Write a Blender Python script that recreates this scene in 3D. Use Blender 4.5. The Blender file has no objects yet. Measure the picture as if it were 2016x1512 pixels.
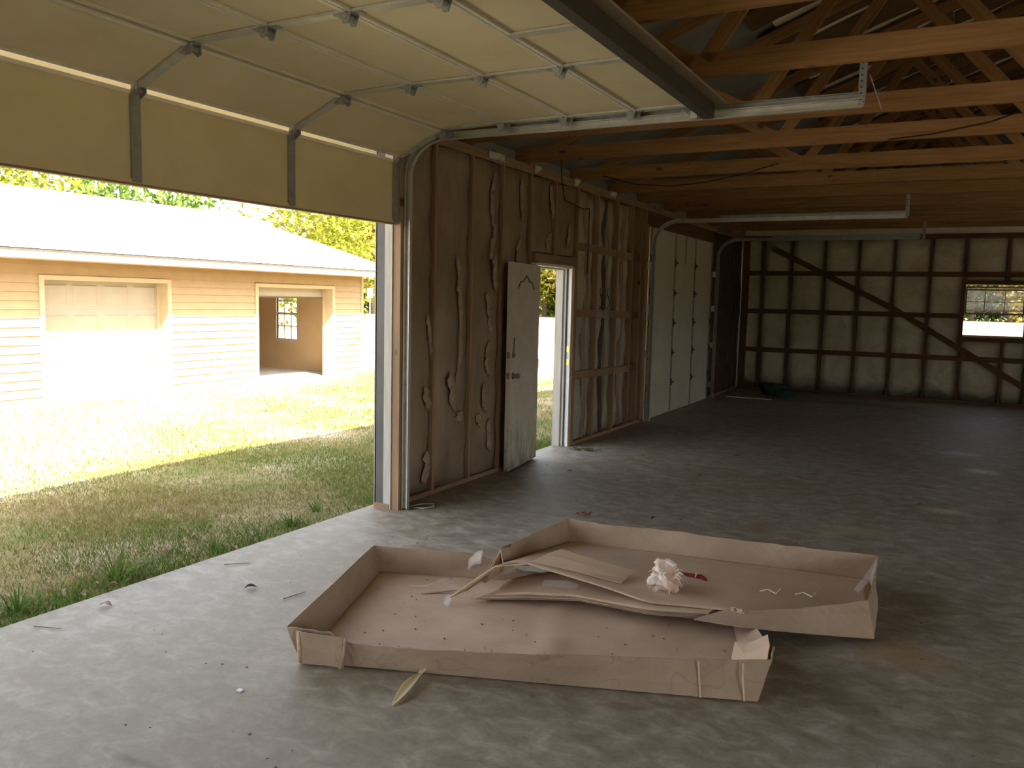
import bpy, bmesh, math, random
import numpy as np
from mathutils import Vector, Matrix

random.seed(7)
rng = np.random.default_rng(7)
S = bpy.context.scene
COL = S.collection
R = math.radians

# ------------------------------------------------------------------ camera
YAW, PITCH, ROLL, FPX = 0.481856, 0.0990254, 0.0224933, 1677.9
CAM_H = 1.685
_f = Vector((-math.sin(YAW), math.cos(YAW), 0)); _r = Vector((math.cos(YAW), math.sin(YAW), 0)); _u = Vector((0, 0, 1))
_f2 = _f * math.cos(PITCH) - _u * math.sin(PITCH)
_u2 = _u * math.cos(PITCH) + _f * math.sin(PITCH)
_r2 = _r * math.cos(ROLL) + _u2 * math.sin(ROLL)
_u3 = _u2 * math.cos(ROLL) - _r * math.sin(ROLL)
cam = bpy.data.cameras.new('camera')
cam.sensor_fit = 'HORIZONTAL'; cam.sensor_width = 36.0; cam.lens = FPX / 2016 * 36.0
cam.clip_end = 500; cam.clip_start = 0.05
camo = bpy.data.objects.new('camera', cam); COL.objects.link(camo)
mm = Matrix((_r2, _u3, -_f2)).transposed().to_4x4()
mm.translation = Vector((0, 0, CAM_H)); camo.matrix_world = mm
S.camera = camo

# ------------------------------------------------------------------ world, sun, exposure
SUN_DIR = Vector((-1.0, 0.458, -1.19)).normalized()      # the way the light travels
W = bpy.data.worlds.new('sky'); S.world = W; W.use_nodes = True
wn = W.node_tree; wn.nodes.clear()
sky = wn.nodes.new('ShaderNodeTexSky'); sky.sky_type = 'NISHITA'; sky.sun_disc = False
sky.sun_elevation = math.asin(-SUN_DIR.z); sky.sun_rotation = math.atan2(-SUN_DIR.x, -SUN_DIR.y)
sky.dust_density = 3.0; sky.air_density = 1.0; sky.ozone_density = 1.0
bg = wn.nodes.new('ShaderNodeBackground'); bg.inputs['Strength'].default_value = 0.42
wo = wn.nodes.new('ShaderNodeOutputWorld')
hs = wn.nodes.new('ShaderNodeHueSaturation'); hs.inputs['Saturation'].default_value = 0.35
wn.links.new(sky.outputs[0], hs.inputs['Color']); wn.links.new(hs.outputs[0], bg.inputs[0]); wn.links.new(bg.outputs[0], wo.inputs[0])
sl = bpy.data.lights.new('sun', 'SUN'); sl.energy = 16.0; sl.angle = R(0.6); sl.color = (1.0, 0.93, 0.80)
so = bpy.data.objects.new('sun', sl); COL.objects.link(so)
so.rotation_euler = SUN_DIR.to_track_quat('-Z', 'Y').to_euler(); so.location = (6, -4, 12)
S.view_settings.view_transform = 'Standard'; S.view_settings.look = 'None'
S.view_settings.gamma = 1.0; S.view_settings.use_curve_mapping = False
S.view_settings.exposure = 1.38
cy = S.cycles
cy.max_bounces = 9; cy.diffuse_bounces = 7; cy.glossy_bounces = 3; cy.transmission_bounces = 5; cy.transparent_max_bounces = 8
cy.caustics_reflective = False; cy.caustics_refractive = False
cy.sample_clamp_indirect = 8.0
cy.use_denoising = True

# ------------------------------------------------------------------ node helpers
def new_mat(name):
    m = bpy.data.materials.new(name); m.use_nodes = True
    nt = m.node_tree; b = nt.nodes['Principled BSDF']
    return m, nt, b
def N(nt, t, **k):
    n = nt.nodes.new(t)
    for a, v in k.items(): setattr(n, a, v)
    return n
def L(nt, a, b): nt.links.new(a, b)
def objco(nt, scale=(1, 1, 1), src='Object', attr=None):
    if attr: c = N(nt, 'ShaderNodeAttribute', attribute_name=attr).outputs['Vector']
    else: c = N(nt, 'ShaderNodeTexCoord').outputs[src]
    if attr:
        oi = N(nt, 'ShaderNodeObjectInfo'); vm = N(nt, 'ShaderNodeVectorMath', operation='SCALE'); vm.inputs[0].default_value = (37, 23, 11); L(nt, oi.outputs['Random'], vm.inputs['Scale'])
        va = N(nt, 'ShaderNodeVectorMath', operation='ADD'); L(nt, c, va.inputs[0]); L(nt, vm.outputs[0], va.inputs[1]); c = va.outputs[0]
    mp = N(nt, 'ShaderNodeMapping'); mp.inputs['Scale'].default_value = scale
    L(nt, c, mp.inputs['Vector']); return mp.outputs['Vector']
def noise(nt, vec, scale, detail=4, rough=.55, dist=0.0):
    n = N(nt, 'ShaderNodeTexNoise'); n.inputs['Scale'].default_value = scale
    n.inputs['Detail'].default_value = detail; n.inputs['Roughness'].default_value = rough; n.inputs['Distortion'].default_value = dist
    L(nt, vec, n.inputs['Vector']); return n.outputs['Fac']
def ramp(nt, fac, stops):
    r = N(nt, 'ShaderNodeValToRGB'); e = r.color_ramp.elements
    while len(e) < len(stops): e.new(0.5)
    for i, (p, c) in enumerate(stops):
        e[i].position = p; e[i].color = (*c, 1) if isinstance(c, tuple) else (c, c, c, 1)
    L(nt, fac, r.inputs['Fac']); return r.outputs['Color']
def mix(nt, fac, a, b, mode='MIX'):
    n = N(nt, 'ShaderNodeMix', data_type='RGBA', blend_type=mode)
    if isinstance(fac, (int, float)): n.inputs[0].default_value = fac
    else: L(nt, fac, n.inputs[0])
    for i, v in ((6, a), (7, b)):
        if isinstance(v, tuple): n.inputs[i].default_value = (*v, 1)
        else: L(nt, v, n.inputs[i])
    return n.outputs[2]
def bump(nt, b, h, strength=.3, dist=.01):
    n = N(nt, 'ShaderNodeBump'); n.inputs['Strength'].default_value = strength; n.inputs['Distance'].default_value = dist
    L(nt, h, n.inputs['Height']); L(nt, n.outputs['Normal'], b.inputs['Normal'])
def spec(b, rough, sp=.5, metal=0.0):
    b.inputs['Roughness'].default_value = rough; b.inputs['Specular IOR Level'].default_value = sp; b.inputs['Metallic'].default_value = metal

def plain(name, c1, c2, rough=.7, scale=8, sp=.3, metal=0, bmp=0.0, bscale=60, stretch=(1, 1, 1)):
    m, nt, b = new_mat(name)
    v = objco(nt, stretch)
    f = noise(nt, v, scale, 5, .6)
    L(nt, ramp(nt, f, [(.3, c1), (.7, c2)]), b.inputs['Base Color'])
    spec(b, rough, sp, metal)
    if bmp: bump(nt, b, noise(nt, v, bscale, 3), bmp, .004)
    return m
def wood(name, light, dark, knot=(.05, .025, .012), rough=.72, knots=True, streak=.5):
    m, nt, b = new_mat(name)
    v = objco(nt, (1, 1, 1), attr='wuv')
    g = objco(nt, (1.6, 26, 26), attr='wuv')
    f = noise(nt, g, 1.6, 6, .62, .4)
    c = ramp(nt, f, [(.28, dark), (.5, tuple((a + d) / 2 for a, d in zip(light, dark))), (.72, light)])
    f2 = noise(nt, objco(nt, (.5, 3, 3), attr='wuv'), 1.3, 3)
    c = mix(nt, streak, c, ramp(nt, f2, [(.3, (.55, .5, .45)), (.7, (1.15, 1.1, 1.05))]), 'MULTIPLY')
    if knots:
        vo = N(nt, 'ShaderNodeTexVoronoi'); vo.inputs['Scale'].default_value = 1.0; vo.inputs['Randomness'].default_value = 1.0
        L(nt, objco(nt, (2.0, 4.6, 0.0), attr='wuv'), vo.inputs['Vector'])
        k = ramp(nt, vo.outputs['Distance'], [(.05, .85), (.095, 0.0)])
        c = mix(nt, k, c, knot)
    L(nt, c, b.inputs['Base Color']); spec(b, rough, .25)
    bump(nt, b, f, .12, .003)
    return m

# ------------------------------------------------------------------ mesh builder
class MB:
    def __init__(s): s.v = []; s.f = []; s.w = []; s.off = [random.uniform(0, 50) for _ in range(3)]
    def add(s, vs, fs, ws=None):
        n = len(s.v); s.v += [tuple(p) for p in vs]; s.f += [tuple(i + n for i in f) for f in fs]
        s.w += ws if ws is not None else [(p[0], p[1], p[2]) for p in vs]
        return s
    def box(s, a, b, off=None):
        x0, y0, z0 = [min(p, q) for p, q in zip(a, b)]; x1, y1, z1 = [max(p, q) for p, q in zip(a, b)]
        vs = [(x, y, z) for x in (x0, x1) for y in (y0, y1) for z in (z0, z1)]
        fs = [(0, 1, 3, 2), (4, 6, 7, 5), (0, 4, 5, 1), (2, 3, 7, 6), (0, 2, 6, 4), (1, 5, 7, 3)]
        d = (x1 - x0, y1 - y0, z1 - z0); o = sorted(range(3), key=lambda i: -d[i]); r = [random.uniform(0, 40) for _ in range(3)]
        ws = [tuple(p[o[k]] + r[k] for k in range(3)) for p in vs]
        return s.add(vs, fs, ws)
    def beam(s, p, q, w, h, up=(0, 0, 1)):
        p = Vector(p); q = Vector(q); d = (q - p); ln = d.length; d.normalize()
        up = Vector(up); sd = d.cross(up).normalized(); up = sd.cross(d).normalized()
        vs = []; ws = []; r = [random.uniform(0, 40) for _ in range(3)]
        for t, c in ((0, p), (ln, q)):
            for a in (-1, 1):
                for b2 in (-1, 1):
                    vs.append(c + sd * (a * w / 2) + up * (b2 * h / 2)); ws.append((t + r[0], b2 * h / 2 + r[1], a * w / 2 + r[2]))
        fs = [(0, 1, 3, 2), (4, 6, 7, 5), (0, 4, 5, 1), (2, 3, 7, 6), (0, 2, 6, 4), (1, 5, 7, 3)]
        return s.add(vs, fs, ws)
    def tube(s, pts, r, n=8, cap=True, radii=None):
        pts = [Vector(p) for p in pts]; base = len(s.v); vs = []; ws = []; fs = []
        up = Vector((0.13, 0.21, 1)).normalized(); acc = 0
        for i, p in enumerate(pts):
            d = (pts[min(i + 1, len(pts) - 1)] - pts[max(i - 1, 0)]).normalized()
            a = d.cross(up); a = a.normalized() if a.length > 1e-5 else d.cross(Vector((1, 0, 0))).normalized(); b2 = d.cross(a)
            if i: acc += (p - pts[i - 1]).length
            rr = radii[i] if radii else r
            for k in range(n):
                t = 2 * math.pi * k / n; vs.append(p + (a * math.cos(t) + b2 * math.sin(t)) * rr); ws.append((acc, k * .05, 0))
        for i in range(len(pts) - 1):
            for k in range(n):
                fs.append((i * n + k, i * n + (k + 1) % n, (i + 1) * n + (k + 1) % n, (i + 1) * n + k))
        if cap: fs.append(tuple(range(n - 1, -1, -1))); fs.append(tuple(range((len(pts) - 1) * n, len(pts) * n)))
        return s.add(vs, fs, ws)
    def sweep(s, path, prof, nrm):
        """profile (a,b) swept along path; a along the in-plane normal, b along nrm"""
        path = [Vector(p) for p in path]; nrm = Vector(nrm); m = len(prof); vs = []; fs = []
        for i, p in enumerate(path):
            d = (path[min(i + 1, len(path) - 1)] - path[max(i - 1, 0)]).normalized(); a = d.cross(nrm).normalized()
            for (x, y) in prof: vs.append(p + a * x + nrm * y)
        for i in range(len(path) - 1):
            for k in range(m): fs.append((i * m + k, i * m + (k + 1) % m, (i + 1) * m + (k + 1) % m, (i + 1) * m + k))
        fs.append(tuple(range(m - 1, -1, -1))); fs.append(tuple(range((len(path) - 1) * m, len(path) * m)))
        return s.add(vs, fs)
    def prism(s, poly, axis, a, b):
        """poly of 2D points, extruded along axis index from a to b"""
        n = len(poly); vs = []
        for c in (a, b):
            for (u, v) in poly:
                p = [u, v]; p.insert(axis, c); vs.append(tuple(p))
        fs = [tuple(range(n - 1, -1, -1)), tuple(range(n, 2 * n))] + [(i, (i + 1) % n, n + (i + 1) % n, n + i) for i in range(n)]
        return s.add(vs, fs)
    def grid(s, rows):
        m = len(rows[0]); vs = [p for r in rows for p in r]
        return s.add(vs, [(i * m + j, i * m + j + 1, (i + 1) * m + j + 1, (i + 1) * m + j) for i in range(len(rows) - 1) for j in range(m - 1)])
    def build(s, name, mat, parent=None, smooth=False, solid=0, bevel=0, sub=0, loc=None):
        me = bpy.data.meshes.new(name); vs = s.v
        if loc is not None: vs = [(p[0] - loc[0], p[1] - loc[1], p[2] - loc[2]) for p in vs]
        me.from_pydata(vs, [], s.f)
        at = me.attributes.new('wuv', 'FLOAT_VECTOR', 'POINT'); at.data.foreach_set('vector', np.array(s.w, np.float32).ravel())
        bm = bmesh.new(); bm.from_mesh(me); bmesh.ops.recalc_face_normals(bm, faces=bm.faces); bm.to_mesh(me); bm.free()
        me.materials.append(mat)
        if smooth: me.polygons.foreach_set('use_smooth', [True] * len(me.polygons))
        o = bpy.data.objects.new(name, me); COL.objects.link(o)
        if loc is not None: o.location = loc
        if parent is not None:
            o.parent = parent
            if loc is None: o.matrix_parent_inverse = Matrix.Translation(parent.location).inverted() if parent.rotation_euler[:] == (0, 0, 0) else parent.matrix_world.inverted()
        if sub: mo = o.modifiers.new('sub', 'SUBSURF'); mo.levels = sub; mo.render_levels = sub
        if solid: mo = o.modifiers.new('thick', 'SOLIDIFY'); mo.thickness = solid; mo.offset = 0
        if bevel: mo = o.modifiers.new('bev', 'BEVEL'); mo.width = bevel; mo.segments = 1; mo.limit_method = 'ANGLE'
        return o
def tag(o, label=None, cat=None, group=None, kind=None):
    if label: o['label'] = label
    if cat: o['category'] = cat
    if group: o['group'] = group
    if kind: o['kind'] = kind
    return o
def empty(name, loc=(0, 0, 0), kind=None, label=None, cat=None, group=None):
    o = bpy.data.objects.new(name, None); COL.objects.link(o); o.location = loc; o.empty_display_size = .1
    return tag(o, label, cat, group, kind)
def copy_tree(o, parent=None, loc=None):
    c = o.copy(); COL.objects.link(c); mpi = o.matrix_parent_inverse.copy(); c.parent = parent
    if parent is not None: c.matrix_parent_inverse = mpi
    if loc is not None: c.location = loc
    for ch in o.children: copy_tree(ch, c)
    return c
def BX(name, a, b, mat, parent=None, **k): return MB().box(a, b).build(name, mat, parent, **k)
def lerp(a, b, t): return tuple(x + (y - x) * t for x, y in zip(a, b))

# ------------------------------------------------------------------ materials
PINE = wood('pine_lumber', (.37, .21, .088), (.235, .118, .046))
STUD = wood('stud_lumber', (.40, .285, .185), (.29, .195, .12))
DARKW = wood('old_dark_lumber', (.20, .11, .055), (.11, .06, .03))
GREYW = wood('weathered_wood', (.62, .62, .60), (.46, .45, .42), knots=False)
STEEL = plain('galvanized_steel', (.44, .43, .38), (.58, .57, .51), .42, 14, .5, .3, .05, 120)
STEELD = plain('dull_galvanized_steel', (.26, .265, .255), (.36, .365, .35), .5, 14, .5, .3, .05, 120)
RAIL = plain('white_door_rail_metal', (.60, .57, .48), (.72, .69, .60), .4, 9, .4)
STRUT = plain('brown_steel_strut', (.04, .033, .025), (.065, .055, .042), .55, 10, .4)
CREAM = plain('cream_door_skin', (.62, .535, .345), (.71, .625, .42), .62, 2.2, .3, 0, .04, 90)
FARCREAM = plain('grey_cream_door_skin', (.58, .55, .44), (.66, .63, .51), .6, 2, .3)
FLANGE = plain('tan_steel_flange', (.24, .19, .13), (.32, .26, .18), .5, 8, .4)
RUBBER = plain('dark_rubber', (.05, .04, .035), (.09, .07, .06), .8)
BLACK = plain('black_plastic', (.015, .015, .015), (.03, .03, .03), .5)
WHITEP = plain('white_paint', (.74, .75, .76), (.84, .85, .86), .5, 6)
BRASS = plain('brass', (.55, .40, .14), (.68, .50, .2), .35, 20, .5, .9)
NICKEL = plain('aged_nickel', (.25, .23, .19), (.36, .33, .28), .35, 20, .5, .9)
POSTD = plain('grey_painted_metal', (.085, .085, .09), (.13, .13, .125), .5, 3)
CAB = plain('dark_cable', (.02, .017, .015), (.04, .03, .025), .6)

def mk_concrete():
    m, nt, b = new_mat('garage_concrete')
    v = objco(nt); 
    big = noise(nt, v, .55, 4, .6)
    mid = noise(nt, objco(nt, (1.0, 1.35, 1)), 6.2, 8, .68, .55)
    fine = noise(nt, v, 38, 5, .7)
    c = ramp(nt, mid, [(.33, (.215, .182, .142)), (.46, (.285, .255, .21)), (.54, (.335, .312, .270)), (.68, (.455, .435, .39))])
    c = mix(nt, .75, c, ramp(nt, big, [(.32, (.80, .70, .52)), (.5, (.98, .95, .88)), (.7, (1.04, 1.06, 1.08))]), 'MULTIPLY')
    c = mix(nt, .35, c, ramp(nt, fine, [(.35, (.75, .75, .75)), (.65, (1.15, 1.15, 1.15))]), 'MULTIPLY')
    sp = ramp(nt, noise(nt, v, 75, 2, .5), [(.735, 0.0), (.76, 1.0)])
    c = mix(nt, sp, c, (.08, .065, .05))
    # stains that stay put: dark oil marks, whitish spill, ochre patch; darker areas farther back
    geo = N(nt, 'ShaderNodeNewGeometry').outputs['Position']
    def blob(cx, cy, rx, ry, col, amt, nscale=5, soft=(.25, .8)):
        nonlocal c
        mp = N(nt, 'ShaderNodeMapping'); mp.vector_type = 'TEXTURE'
        mp.inputs['Location'].default_value = (cx, cy, 0); mp.inputs['Scale'].default_value = (rx, ry, 1); L(nt, geo, mp.inputs['Vector'])
        ln = N(nt, 'ShaderNodeVectorMath', operation='LENGTH'); L(nt, mp.outputs[0], ln.inputs[0])
        nz = noise(nt, geo, nscale, 5, .7)
        ad = N(nt, 'ShaderNodeMath', operation='ADD'); L(nt, ln.outputs['Value'], ad.inputs[0]); L(nt, nz, ad.inputs[1])
        k = ramp(nt, ad.outputs[0], [(max(0, soft[0] + .3), amt), (min(1, soft[1] + .2), 0.0)])
        c = mix(nt, k, c, col)
    blob(-3.10, 2.24, .13, .06, (.17, .15, .13), .8, 14)
    blob(-2.50, 1.97, .42, .07, (.13, .11, .10), .85, 9)
    blob(-2.95, 2.08, .10, .05, (.2, .18, .15), .6, 14)
    blob(.10, 11.2, .55, .35, (.62, .66, .72), .85, 7)
    blob(.30, 10.1, .45, .45, (.66, .70, .76), .9, 7)
    blob(-.02, 7.9, .42, .30, (.66, .58, .38), .75, 5)
    blob(-.17, 4.45, .75, .45, (.36, .20, .06), .6, 3)
    blob(.9, 3.6, .9, .5, (.30, .20, .10), .5, 3)
    blob(-.6, 6.8, .9, .4, (.44, .38, .20), .5, 3)
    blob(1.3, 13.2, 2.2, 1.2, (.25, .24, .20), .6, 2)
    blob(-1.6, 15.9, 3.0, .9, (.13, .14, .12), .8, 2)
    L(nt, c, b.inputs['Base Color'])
    L(nt, ramp(nt, mid, [(.3, .52), (.7, .72)]), b.inputs['Roughness'])
    b.inputs['Specular IOR Level'].default_value = .45
    bump(nt, b, mid, .10, .006)
    return m
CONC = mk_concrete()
CONCE = plain('slab_edge_concrete', (.34, .31, .25), (.50, .46, .38), .85, 9, .2, 0, .3, 40)

def mk_kraft():
    m, nt, b = new_mat('kraft_paper_facing')
    v = objco(nt)
    a = noise(nt, objco(nt, (1, 1, .45)), 2.6, 6, .62, .6)
    c = ramp(nt, a, [(.3, (.20, .155, .108)), (.52, (.285, .22, .158)), (.7, (.36, .285, .205))])
    L(nt, c, b.inputs['Base Color']); spec(b, .85, .2)
    bump(nt, b, noise(nt, objco(nt, (1, 1, .5)), 7, 6, .6), .5, .02)
    return m
KRAFT = mk_kraft()
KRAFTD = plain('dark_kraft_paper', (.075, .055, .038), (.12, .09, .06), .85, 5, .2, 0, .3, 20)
TORN = plain('torn_fibreglass', (.27, .20, .145), (.43, .33, .25), .95, 26, .1, 0, .5, 60)
FIBRE = plain('white_fibreglass', (.5, .46, .4), (.68, .64, .58), .95, 22, .1, 0, .6, 70)
def mk_silver():
    m, nt, b = new_mat('silver_foil_facing')
    v = objco(nt)
    f = noise(nt, v, 34, 5, .7); f2 = noise(nt, v, 2.2, 4)
    c = ramp(nt, f, [(.3, (.36, .335, .28)), (.65, (.56, .53, .46))])
    c = mix(nt, .6, c, ramp(nt, f2, [(.3, (.7, .62, .48)), (.7, (1.05, 1.08, 1.1))]), 'MULTIPLY')
    L(nt, c, b.inputs['Base Color']); spec(b, .42, .5, .12); bump(nt, b, f, .4, .004)
    return m
SILVER = mk_silver()
def mk_farface():
    m, nt, b = new_mat('mottled_white_facing')
    v = objco(nt)
    f = noise(nt, v, 1.7, 7, .68, .5); f2 = noise(nt, v, 14, 5, .65)
    c = ramp(nt, f, [(.26, (.48, .42, .29)), (.5, (.72, .66, .50)), (.72, (.84, .79, .65))])
    c = mix(nt, .35, c, ramp(nt, f2, [(.3, (.7, .68, .62)), (.7, (1.1, 1.1, 1.08))]), 'MULTIPLY')
    sp = ramp(nt, noise(nt, v, 3.1, 6, .75), [(.68, 0.0), (.74, .9)]); c = mix(nt, sp, c, (.12, .10, .07))
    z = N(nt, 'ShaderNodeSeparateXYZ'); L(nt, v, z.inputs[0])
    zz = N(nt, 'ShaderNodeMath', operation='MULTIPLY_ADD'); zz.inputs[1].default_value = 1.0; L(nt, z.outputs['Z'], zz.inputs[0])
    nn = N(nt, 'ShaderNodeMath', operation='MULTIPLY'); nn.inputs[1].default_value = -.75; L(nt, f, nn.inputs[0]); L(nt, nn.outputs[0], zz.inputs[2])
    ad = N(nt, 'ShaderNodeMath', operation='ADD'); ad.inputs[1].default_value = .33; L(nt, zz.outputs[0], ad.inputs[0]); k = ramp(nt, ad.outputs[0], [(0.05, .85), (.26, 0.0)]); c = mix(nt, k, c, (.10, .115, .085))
    L(nt, c, b.inputs['Base Color']); spec(b, .6, .3); bump(nt, b, f2, .25, .006)
    return m
FARFACE = mk_farface()
ROOFGREY = plain('grey_roof_underside', (.20, .20, .18), (.30, .29, .26), .7, 3, .3)
ROOFWHITE = plain('white_roof_facing', (.80, .73, .56), (.90, .84, .68), .75, 10, .2, 0, .2, 40)
ROOFBROWN = plain('brown_roof_batts', (.10, .06, .032), (.16, .10, .055), .85, 4, .2, 0, .3, 16)

def mk_dirtywhite():
    m, nt, b = new_mat('dirty_white_door')
    v = objco(nt); f = noise(nt, v, 5, 6, .65); f2 = noise(nt, objco(nt, (1, 1, .35)), 9, 7, .7)
    c = ramp(nt, f, [(.3, (.58, .53, .44)), (.7, (.70, .65, .56))])
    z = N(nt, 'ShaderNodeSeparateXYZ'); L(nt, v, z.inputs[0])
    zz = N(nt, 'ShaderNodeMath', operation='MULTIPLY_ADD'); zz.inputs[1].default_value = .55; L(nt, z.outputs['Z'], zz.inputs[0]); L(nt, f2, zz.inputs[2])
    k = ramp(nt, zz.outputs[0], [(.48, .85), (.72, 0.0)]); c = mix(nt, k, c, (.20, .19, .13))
    L(nt, c, b.inputs['Base Color']); spec(b, .5, .35)
    return m
DOORW = mk_dirtywhite()

def mk_cardboard(name, tint=1.0):
    m, nt, b = new_mat(name)
    v = objco(nt); f = noise(nt, v, 3.0, 5, .6); st = noise(nt, objco(nt, (3, 90, 3)), 3, 2)
    A = (.345 * tint, .255 * tint, .182 * tint); B = (.44 * tint, .335 * tint, .25 * tint)
    wl_ = noise(nt, objco(nt, (1, 1, 1.6)), 1.5, 3, .6)
    c = ramp(nt, f, [(.3, A), (.7, B)])
    c = mix(nt, .16, c, ramp(nt, st, [(.3, (.7, .7, .7)), (.7, (1.15, 1.15, 1.15))]), 'MULTIPLY')
    c = mix(nt, ramp(nt, wl_, [(.455, 0.0), (.46, .30 if tint < 1.1 else .0), (.465, 0.0)]), c, (.12, .08, .055))
    L(nt, c, b.inputs['Base Color']); spec(b, .72, .25)
    bump(nt, b, noise(nt, v, 9, 4), .22, .008)
    return m
CARD = mk_cardboard('brown_cardboard'); CARDI = mk_cardboard('pale_cardboard_inside', 1.48); CARDO = mk_cardboard('ochre_cardboard', 1.12)
CARDE = plain('torn_cardboard_edge', (.55, .42, .27), (.70, .56, .38), .8, 40, .2)
def mk_tape(name, tr=.75, col=(.8, .8, .78)):
    m, nt, b = new_mat(name); b.inputs['Base Color'].default_value = (*col, 1); spec(b, .12, .6)
    b.inputs['Alpha'].default_value = 1 - tr
    bump(nt, b, noise(nt, objco(nt), 30, 3), .8, .01); return m
TAPE = mk_tape('clear_tape', .86)
GLASS_M, _nt, _b = new_mat('window_glass'); _b.inputs['Base Color'].default_value = (1, 1, 1, 1); spec(_b, .03, .5); _b.inputs['Alpha'].default_value = .12
PINK = plain('pinkish_wadding', (.62, .40, .29), (.84, .72, .62), .95, 20, .1, 0, .7, 50)
FLUFF = plain('white_fibres', (.78, .72, .64), (.9, .86, .8), .9, 20, .1)
RED = plain('red_plastic_strip', (.22, .015, .03), (.34, .03, .05), .35, 8, .5)
def mk_leaf(name, a, b2, tr=.35):
    m, nt, b = new_mat(name)
    v = objco(nt); f = noise(nt, v, 6, 3)
    L(nt, ramp(nt, f, [(.3, a), (.7, b2)]), b.inputs['Base Color']); spec(b, .6, .25)
    t = N(nt, 'ShaderNodeBsdfTranslucent'); L(nt, ramp(nt, f, [(.3, a), (.7, b2)]), t.inputs[0])
    mx = N(nt, 'ShaderNodeMixShader'); mx.inputs[0].default_value = tr
    L(nt, b.outputs[0], mx.inputs[1]); L(nt, t.outputs[0], mx.inputs[2]); L(nt, mx.outputs[0], nt.nodes['Material Output'].inputs['Surface'])
    return m
HUSK = mk_leaf('pale_corn_husk', (.72, .62, .36), (.85, .78, .54), .35)
DRYLEAF = mk_leaf('dry_brown_leaf', (.22, .10, .05), (.36, .2, .11), .2)
PINKLEAF = mk_leaf('pinkish_dry_leaf', (.30, .17, .12), (.42, .29, .22), .2)
DARKLEAF = mk_leaf('blackish_leaf', (.03, .025, .03), (.06, .05, .055), .1)
TEAL = plain('teal_tarp', (.015, .06, .055), (.03, .10, .09), .5, 6)

def mk_ground():
    m, nt, b = new_mat('yard_soil')
    v = objco(nt); f = noise(nt, v, .9, 6, .65, .4); f2 = noise(nt, v, 9, 6, .7); f3 = noise(nt, v, .35, 3)
    c = ramp(nt, f, [(.32, (.15, .17, .055)), (.46, (.22, .19, .085)), (.56, (.30, .24, .13)), (.68, (.44, .37, .27))])
    c = mix(nt, .45, c, ramp(nt, f2, [(.3, (.5, .5, .5)), (.7, (1.3, 1.3, 1.25))]), 'MULTIPLY')
    # pale gravel drive in front of the other garage
    z = N(nt, 'ShaderNodeSeparateXYZ'); L(nt, v, z.inputs[0])
    ma = N(nt, 'ShaderNodeMath', operation='MULTIPLY_ADD'); L(nt, z.outputs['X'], ma.inputs[0]); ma.inputs[1].default_value = -.25; 
    m2 = N(nt, 'ShaderNodeMath', operation='MULTIPLY_ADD'); L(nt, z.outputs['Y'], m2.inputs[0]); m2.inputs[1].default_value = -.09; L(nt, f3, m2.inputs[2])
    L(nt, m2.outputs[0], ma.inputs[2])
    k = ramp(nt, ma.outputs[0], [(.0, 0.0), (1.0, 1.0)])
    mr = N(nt, 'ShaderNodeMapRange'); mr.inputs['From Min'].default_value = 2.0; mr.inputs['From Max'].default_value = 2.5; L(nt, ma.outputs[0], mr.inputs['Value'])
    c = mix(nt, mr.outputs[0], c, ramp(nt, f2, [(.3, (.36, .33, .28)), (.7, (.48, .45, .39))]))
    L(nt, c, b.inputs['Base Color']); spec(b, .95, .1); bump(nt, b, f2, .6, .03)
    return m
SOIL = mk_ground()
FIELD = plain('pale_field', (.36, .33, .20), (.46, .42, .28), .95, .3, .1)
def mk_grass():
    m, nt, b = new_mat('lawn_blades')
    at = N(nt, 'ShaderNodeAttribute', attribute_name='tint')
    c = ramp(nt, at.outputs['Fac'], [(0.0, (.07, .155, .022)), (.35, (.15, .20, .035)), (.62, (.27, .225, .075)), (1.0, (.33, .24, .12))])
    L(nt, c, b.inputs['Base Color']); spec(b, .6, .2)
    t = N(nt, 'ShaderNodeBsdfTranslucent'); L(nt, c, t.inputs[0])
    mx = N(nt, 'ShaderNodeMixShader'); mx.inputs[0].default_value = .35
    L(nt, b.outputs[0], mx.inputs[1]); L(nt, t.outputs[0], mx.inputs[2]); L(nt, mx.outputs[0], nt.nodes['Material Output'].inputs['Surface'])
    return m
GRASS = mk_grass()
SIDING = plain('beige_vinyl_siding', (.30, .20, .10), (.34, .23, .12), .55, 4, .3)
HTRIM = plain('cream_trim', (.36, .27, .15), (.41, .31, .18), .5, 4)
HDOOR = plain('off_white_door', (.27, .215, .145), (.30, .245, .17), .5, 3)
HWHITE = plain('white_fascia', (.82, .80, .76), (.88, .86, .82), .5, 3)
HROOF = plain('white_metal_roof', (.80, .80, .79), (.88, .88, .87), .45, 2, .4)
HINT = plain('tan_interior_board', (.46, .31, .155), (.52, .36, .19), .8, 1.2)
HCONC = plain('pale_apron_concrete', (.42, .38, .31), (.50, .46, .39), .85, 3)
BARK = plain('grey_bark', (.16, .11, .08), (.28, .20, .15), .9, 10, .1, 0, .5, 20)
FOL = [mk_leaf('yellow_green_leaves', (.11, .13, .01), (.22, .23, .02), .5), mk_leaf('green_leaves', (.055, .11, .015), (.13, .18, .03), .45),
       mk_leaf('olive_autumn_leaves', (.20, .14, .03), (.22, .21, .04), .45)]
SOFF = plain('cream_soffit', (.74, .66, .52), (.80, .72, .58), .5, 4)
SIGNW = plain('sign_white', (.8, .8, .78), (.86, .86, .84), .5)

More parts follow.
